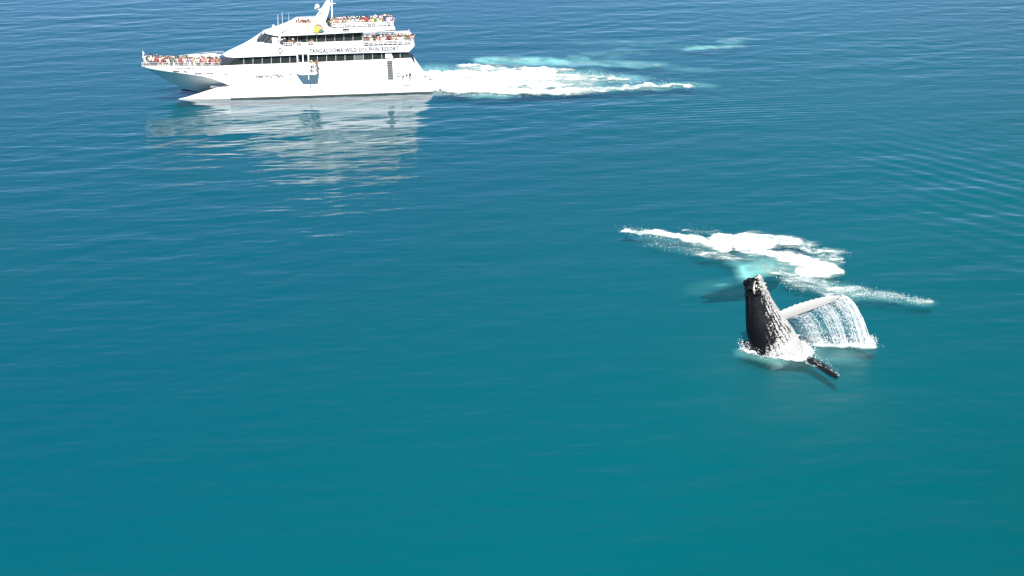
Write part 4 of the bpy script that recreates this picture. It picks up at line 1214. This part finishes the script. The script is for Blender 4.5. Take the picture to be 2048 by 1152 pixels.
# ------------------------------------------------------------------ people
BONES = {"pelvis": (0, 0, .93, .15, .105), "waist": (0, 0, 1.10, .135, .10), "chest": (0, .01, 1.33, .165, .115), "neck": (0, .01, 1.475, .058, .058), "head": (0, -.01, 1.56, .075, .088), "crown": (0, .0, 1.66, .072, .085)}
def person_mesh(name, arms, legs, lean=0.0):
    names, co, rad, edges, kind = [], [], [], [], []
    def add(n, p, r, parent=None, kd="shirt"):
        names.append(n); co.append(p); rad.append(r if isinstance(r, tuple) else (r, r)); kind.append(kd)
        if parent is not None: edges.append((names.index(parent), len(names) - 1))
    par = None
    for n, (x, y, z, rx, ry) in BONES.items():
        add(n, (x, y - lean * max(0, z - .93), z), (rx, ry), par, {"neck": "skin", "head": "skin", "crown": "skin", "pelvis": "short"}.get(n, "shirt")); par = n
    for sd, s in (("l", 1), ("r", -1)):
        el, wr, hd = arms[0 if s == 1 else 1]
        off = -lean * .45
        add("sho" + sd, (s * .185, off, 1.40), .062, "chest", "shirt")
        add("elb" + sd, (s * el[0], el[1] + off, el[2]), .045, "sho" + sd, "shirt")
        add("wri" + sd, (s * wr[0], wr[1] + off, wr[2]), .032, "elb" + sd, "skin")
        add("han" + sd, (s * hd[0], hd[1] + off, hd[2]), (.042, .022), "wri" + sd, "skin")
        kn, an, to = legs[0 if s == 1 else 1]
        add("hip" + sd, (s * .095, 0, .86), .092, "pelvis", "short")
        add("kne" + sd, (s * kn[0], kn[1], kn[2]), .062, "hip" + sd, "short")
        add("ank" + sd, (s * an[0], an[1], an[2]), .042, "kne" + sd, "skin")
        add("toe" + sd, (s * to[0], to[1], to[2]), (.045, .032), "ank" + sd, "shoe")
    me = bpy.data.meshes.new(name); me.from_pydata(co, edges, [])
    o = bpy.data.objects.new(name, me); COL.objects.link(o)
    md = o.modifiers.new("skin", 'SKIN'); md.use_smooth_shade = True
    for i, r in enumerate(rad):
        sv = me.skin_vertices[0].data[i]; sv.radius = r; sv.use_root = (i == 0)
    s2 = o.modifiers.new("sub", 'SUBSURF'); s2.levels = 1; s2.render_levels = 1
    bpy.context.view_layer.update()
    out = bpy.data.meshes.new_from_object(o.evaluated_get(bpy.context.evaluated_depsgraph_get()))
    bpy.data.objects.remove(o); bpy.data.meshes.remove(me)
    out.name = name
    for k in range(4): out.materials.append(None)
    slot = {"skin": 0, "shirt": 1, "short": 2, "shoe": 3}
    C = np.array(co)
    for p in out.polygons:
        c = np.array(p.center[:]); best = (9, 0)
        for a, b in edges:
            d = C[b] - C[a]; t = float(np.clip((c - C[a]).dot(d) / d.dot(d), 0, 1)); q = np.linalg.norm(C[a] + d * t - c)
            if q < best[0]: best = (q, slot[kind[b]])
        k = best[1]
        if k == 1 and c[2] < .98 and abs(c[0]) < .2: k = 2
        p.material_index = k; p.use_smooth = True
    return out
LEG = [((.11, -.02, .47), (.11, .02, .07), (.12, -.13, .035)), ((.11, -.01, .47), (.12, .03, .07), (.13, -.12, .035))]
LEG2 = [((.12, -.10, .48), (.12, -.04, .07), (.14, -.19, .035)), ((.11, .02, .47), (.13, .10, .07), (.14, -.05, .035))]
A_DOWN = ((.27, .03, 1.12), (.29, -.05, .88), (.29, -.09, .79))
A_RAIL = ((.27, -.12, 1.14), (.24, -.34, 1.04), (.23, -.42, 1.03))
A_PHOTO = ((.27, -.18, 1.25), (.12, -.30, 1.48), (.07, -.32, 1.56))
A_UP = ((.30, -.06, 1.62), (.27, -.12, 1.86), (.26, -.14, 1.95))
A_HIP = ((.40, .04, 1.18), (.24, -.04, 1.00), (.18, -.08, .97))
A_POINT = ((.30, -.24, 1.36), (.30, -.48, 1.44), (.30, -.57, 1.46))
POSES = [("leaning on the rail", person_mesh("person_rail", [A_RAIL, A_RAIL], LEG, .12)), ("taking a photo", person_mesh("person_photo", [A_PHOTO, A_PHOTO], LEG2, .05)), ("standing", person_mesh("person_stand", [A_DOWN, A_RAIL], LEG2)),
         ("with an arm raised", person_mesh("person_raised", [A_UP, A_RAIL], LEG)), ("with a hand on the hip", person_mesh("person_hip", [A_HIP, A_DOWN], LEG)), ("pointing", person_mesh("person_point", [A_DOWN, A_POINT], LEG2))]
def hair_mesh(name, long):
    o = MB(); rows = []
    for i in range(7):
        t = (0.62 if not long else .72) * math.pi * i / 6
        rows.append([(.098 * math.sin(t) * math.cos(a), .018 + .112 * math.sin(t) * math.sin(a), 1.60 + .118 * math.cos(t) + (.045 * max(0, -math.sin(a)) * (i / 6)) - (.10 * long * max(0, math.sin(a)) * (i / 6))) for a in [2 * math.pi * j / 12 for j in range(13)]])
    o.grid(rows, flip=True); return o.mesh(name, [None], 60)
def hat_mesh(brim):
    o = MB(); rows = []
    for r, z in ((.001, 1.735), (.06, 1.725), (.095, 1.69), (.105, 1.635), (.105 + brim, 1.615), (.105 + brim, 1.60), (.10, 1.61)):
        rows.append([(r * math.cos(a), .0 + r * 1.1 * math.sin(a), z) for a in [2 * math.pi * j / 14 for j in range(15)]])
    o.grid(rows, flip=True); return o.mesh("sun_hat", [None], 60)
HAIRS = [hair_mesh("short_hair", 0), hair_mesh("long_hair", 1)]
HATS = [hat_mesh(.10), hat_mesh(.035)]
_pm = {}
def paint(name, col, rough=.8):
    if name not in _pm: _pm[name] = mat("cloth_" + name if rough > .7 else name, col, rough, var=.12, scale=9)
    return _pm[name]
CLOTH = {"white": (.56, .56, .545), "red": (.32, .05, .06), "black": (.018, .018, .02), "pink": (.42, .26, .27), "navy": (.03, .04, .11), "orange": (.36, .18, .12), "grey": (.25, .25, .26), "beige": (.55, .45, .32),
         "lilac": (.48, .42, .60), "lime": (.50, .58, .12), "green": (.07, .16, .08), "pale blue": (.38, .50, .62), "brown": (.16, .09, .05), "coral": (.36, .20, .165), "cream": (.50, .47, .39), "maroon": (.25, .03, .05), "yellow": (.75, .62, .16)}
SKINS = [(.34, .21, .15), (.40, .27, .20), (.27, .16, .11), (.16, .09, .06), (.44, .31, .24)]
HAIRC = {"dark": (.018, .013, .01), "brown": (.09, .05, .03), "fair": (.42, .29, .13), "grey": (.33, .32, .30)}
ORD = ["first", "second", "third", "fourth", "fifth", "sixth", "seventh", "eighth", "ninth", "tenth", "eleventh", "twelfth", "thirteenth", "fourteenth", "fifteenth", "sixteenth", "seventeenth", "eighteenth", "nineteenth", "twentieth"]
TENS = {2: "twenty", 3: "thirty", 4: "forty"}
def ordinal(i):
    i += 1
    if i <= 20: return ORD[i - 1]
    return TENS[i // 10] + ("-" + ORD[i % 10 - 1] if i % 10 else "").replace("-", "-") if i % 10 else {30: "thirtieth", 40: "fortieth"}[i]

def person(loc_ship, colour, place, face=0.0, bare=False, scale=1.0, pose=None, hat=None):
    g = rng
    pz, me = POSES[pose if pose is not None else g.choice([0, 0, 1, 2, 2, 4, 5, 3] if g.random() < .9 else [3])]
    sx, sb, szz = loc_ship
    w = SO + UX * sx + UY * sb
    o = bpy.data.objects.new("person", me)
    o.location = (w.x, w.y, szz)
    o.rotation_euler = (0, 0, YAW + face + g.uniform(-.5, .5))
    k = scale * g.uniform(.90, 1.03); o.scale = (k * g.uniform(.95, 1.12), k, k)
    skin = paint("skin%d" % g.randrange(5), SKINS[g.randrange(5)], .6)
    if bare: skin = paint("skin1", SKINS[1], .6)
    ms = [skin, skin if bare else paint(colour, CLOTH[colour]), paint(*g.choice([(c, CLOTH[c]) for c in ("navy", "black", "beige", "grey", "white", "brown")])), paint("black", CLOTH["black"])]
    for i, m in enumerate(ms):
        o.material_slots[i].link = 'OBJECT'; o.material_slots[i].material = m
    link(o)
    if hat is None: hat = g.random() < .32
    h = bpy.data.objects.new("sun_hat" if hat else "hair", g.choice(HATS if hat else HAIRS))
    h.location = (0, -.12 * .62 if pz.startswith("leaning") else (-.03 if pz.startswith("taking") else 0), 0)
    hc = g.choice(["white", "cream", "navy", "red", "beige", "black", "pink"]) if hat else g.choice(["dark", "dark", "brown", "fair", "grey"])
    h.material_slots[0].link = 'OBJECT'; h.material_slots[0].material = paint(hc, CLOTH[hc]) if hat else paint("hair_" + hc, HAIRC[hc])
    link(h, o)
    return o, ("bare-chested person" if bare else "person in %s top" % colour), (hc + (" hat" if hat else " hair"))

def crowd(rows, where, group):
    """rows: (px, b, z, colour, extras); ordered from the bow so that each label tells the place in the line"""
    rows = sorted(rows, key=lambda r: r[0])
    for i, (px, loc, colour, kw) in enumerate(rows):
        o, who, top = person(loc, colour, where, **kw)
        tag(o, "%s, %s, %s from left %s" % (who, top, ordinal(i), where), "person", group)

def pick(seq): return rng.choice(seq)
# foredeck: near rail, then a second line behind
BOWC = [(290, "white"), (295.5, "black"), (300, "white"), (306, "white"), (313, "red"), (317.5, "red"), (321, "cream"), (326, "maroon"), (330, "brown"), (335, "cream"), (339, "white"), (343, "green"), (348, "grey"), (352, "black"), (357, "white"),
        (361.5, "red"), (366, "red"), (370, "white"), (375, "pink"), (380, "lilac"), (384.5, "beige"), (389, "cream"), (393.5, "beige"), (398, "white"), (402.5, "maroon"), (407, "pink"), (411, "coral"), (415.5, "beige"), (420, "red"), (424.5, "orange"), (429, "coral"), (433.5, "coral"), (437.5, "orange")]
rows = []
for x, c in BOWC:
    s, b, z = SB(x, 131.5); rows.append((x, (s, min(CL - .1, b + .42 + rng.uniform(0, .2)), deck_z(s) + .01), c, {}))
crowd(rows, "along near bow rail", "passengers along the bow rail")
rows = []
for i in range(26):
    x = 298 + i * 5.35 + rng.uniform(-1.5, 1.5); s, b, z = SB(x, 131.5)
    bb = min(b + 1.25 + rng.uniform(0, .6), CL + .3)
    if s < S_TIP + 1.0: continue
    s2 = S(x, 124, bb)[0]
    rows.append((x, (s2, bb, deck_z(s2) + .02), pick(["white", "coral", "black", "navy", "beige", "brown", "grey", "green", "maroon"]), {"pose": 3 if i in (14, 15) else None}))
crowd(rows, "in second row on foredeck", "passengers behind the bow rail")
# top deck
rows = []
for i, (x, c) in enumerate([(593, "pink"), (597.5, "coral"), (602, "pink"), (606, "black"), (610, "coral"), (614, "brown"), (618, "coral"), (622, "orange"), (626, "beige"), (630, "coral")]):
    bb = TB + .45 + .5 * (i % 2); rows.append((x, (S(x, 45, bb)[0], bb, zr), c, {}))
crowd(rows, "on top deck before the arch", "passengers on the top deck before the arch")
TC = ["green", "black", "brown", "cream", "beige", "coral", "beige", "cream", "beige", "brown", "white", "coral", "white", "cream", "pale blue", "white", "white", "beige", "coral", "cream", "red", "maroon", "pink", "white", "lime", "green", "lime", "beige", "beige", "brown", "navy", "lilac", "white", "lilac", "pink"]
rows = []
for i, c in enumerate(TC):
    x = 654 + i * 3.86; bb = TB + .42 + .3 * rng.random()
    rows.append((x, (S(x, 45, bb)[0], bb, zr), c, {"scale": 1.12 if i in (20, 21, 30, 31, 32) else 1.0}))
crowd(rows, "along top deck rail behind arch", "passengers along the top deck rail")
rows = []
for i in range(22):
    x = 660 + i * 5.7; bb = TB + 1.3 + 1.0 * rng.random()
    rows.append((x, (S(x, 42, bb)[0], bb, zr), pick(["white", "brown", "beige", "navy", "black", "pink", "grey", "green"]), {}))
crowd(rows, "in second row of top deck", "passengers behind the top deck rail")
# aft upper deck
AC = ["grey", "black", "brown", "coral", "cream", "brown", "black", "pink", "coral", "red", "white", "white", "pale blue", "maroon", "black", "coral", "cream", "brown", "pink", "white", "lilac", "cream", "grey", "green", "maroon", "coral", "pink"]
rows = []
for i, c in enumerate(AC):
    x = 729 + i * 3.7; bb = .5 + .35 * rng.random()
    rows.append((x, (S(x, 80, bb)[0], bb, zu + .125), c, {"scale": 1.13 if i >= 25 else 1.0, "pose": 3 if i in (9, 26) else None}))
crowd(rows, "along aft rail of upper deck", "passengers along the aft upper rail")
rows = []
for i in range(14):
    x = 734 + i * 6.4; bb = 1.5 + 1.3 * rng.random()
    rows.append((x, (S(x, 78, bb)[0], bb, zu + .125), pick(["white", "black", "brown", "navy", "grey", "maroon"]), {}))
crowd(rows, "in second row of aft upper deck", "passengers behind the aft upper rail")
# side walkway and boarding platform
rows = []
for x, c, kw in ((556.5, "white", {}), (564, "navy", {}), (569, "black", {}), (580, "beige", {"bare": True, "pose": 4}), (586, "beige", {"bare": True, "pose": 4}), (601, "brown", {"scale": .86, "bare": True, "pose": 0}), (624, "beige", {"bare": True, "pose": 0})):
    rows.append((x, (S(x, 80, .5)[0], .5, zu + .125), c, kw))
crowd(rows, "on the side walkway", "people on the side walkway")
rows = [(625, (S(624, 135, -.5)[0], -.5, zf), "beige", {"scale": .95}), (633.5, (S(633, 135, -.7)[0], -.7, zf), "cream", {"bare": True, "pose": 0, "hat": False})]
crowd(rows, "on the boarding platform", "people on the boarding platform")

# ------------------------------------------------------------------ gulls over the wake
def gull(px, py, depth, span, flap, yaw, roll, label):
    o = empty("gull", at_depth(px, py, depth)); o.rotation_euler = (roll, 0, yaw)
    s = span / 2
    grey, wht, blk = paint("gull_grey", (.20, .20, .21), .7001), paint("white", CLOTH["white"]), paint("black", CLOTH["black"])
    b = MB()
    rows = []
    for t, r in ((-.5, .012), (-.42, .05), (-.36, .062), (-.2, .085), (0, .10), (.2, .085), (.38, .05), (.5, .02)):
        rows.append([(s * t * .82, s * r * math.cos(a), s * r * math.sin(a) + (.02 * s if t < -.3 else 0)) for a in [2 * math.pi * j / 8 for j in range(9)]])
    b.grid(rows); b.build("body", wht, o, smooth=60)
    t = MB(); t.poly([(s * .36, -.05 * s, 0), (s * .62, -.14 * s, .01), (s * .62, .14 * s, .01), (s * .36, .05 * s, 0), (s * .4, 0, .03 * s), (s * .6, 0, .025 * s)], [(0, 1, 5, 4), (4, 5, 2, 3), (0, 3, 2, 1)]); t.build("tail", wht, o)
    MB().tube((-s * .41, 0, .02 * s), (-s * .52, 0, .0), .018 * s, .005 * s, 6).build("beak", paint("orange", CLOTH["orange"]), o)
    for sg in (-1, 1):
        w = MB(); rows = []
        for i in range(9):
            u = i / 8; y = sg * s * u; z = s * (flap * math.sin(min(u, .45) / .45 * math.pi / 2) - flap * .7 * max(0, u - .45) / .55)
            c = s * (.30 * (1 - u) ** .55 + .02); x0 = s * (-.16 * math.sin(u * 2.4) - .08 + .30 * max(0, u - .4))
            rows.append([(x0, y, z), (x0 + c * .4, y, z + .025 * s * (1 - u)), (x0 + c, y, z - .005), (x0 + c * .4, y, z - .01), (x0, y, z)])
        w.grid(rows, 0)
        wg = w.build("wing", grey, o, smooth=60)
        tp = MB(); q = rows[-1]; tp.poly([rows[-2][0], rows[-2][2], (q[2][0] + .10 * s, q[2][1] + sg * .05 * s, q[2][2]), (rows[-2][1][0], rows[-2][1][1], rows[-2][1][2] + .012)], [(0, 1, 2), (0, 2, 3), (3, 2, 1)]); tp.build("wing_tip", blk, wg)
    tag(o, label, "bird", "gulls flying behind the ferry")
gull(850.5, 154.5, 200, 1.15, .30, R(-150), R(8), "gull with raised wings flying closest to the ferry's stern")
gull(877.5, 168, 150, 1.25, .04, R(80), R(4), "gull gliding with wide level wings over the white wake")
gull(879, 180.5, 165, 1.15, .22, R(40), R(-14), "gull banking low at the front edge of the white wake")
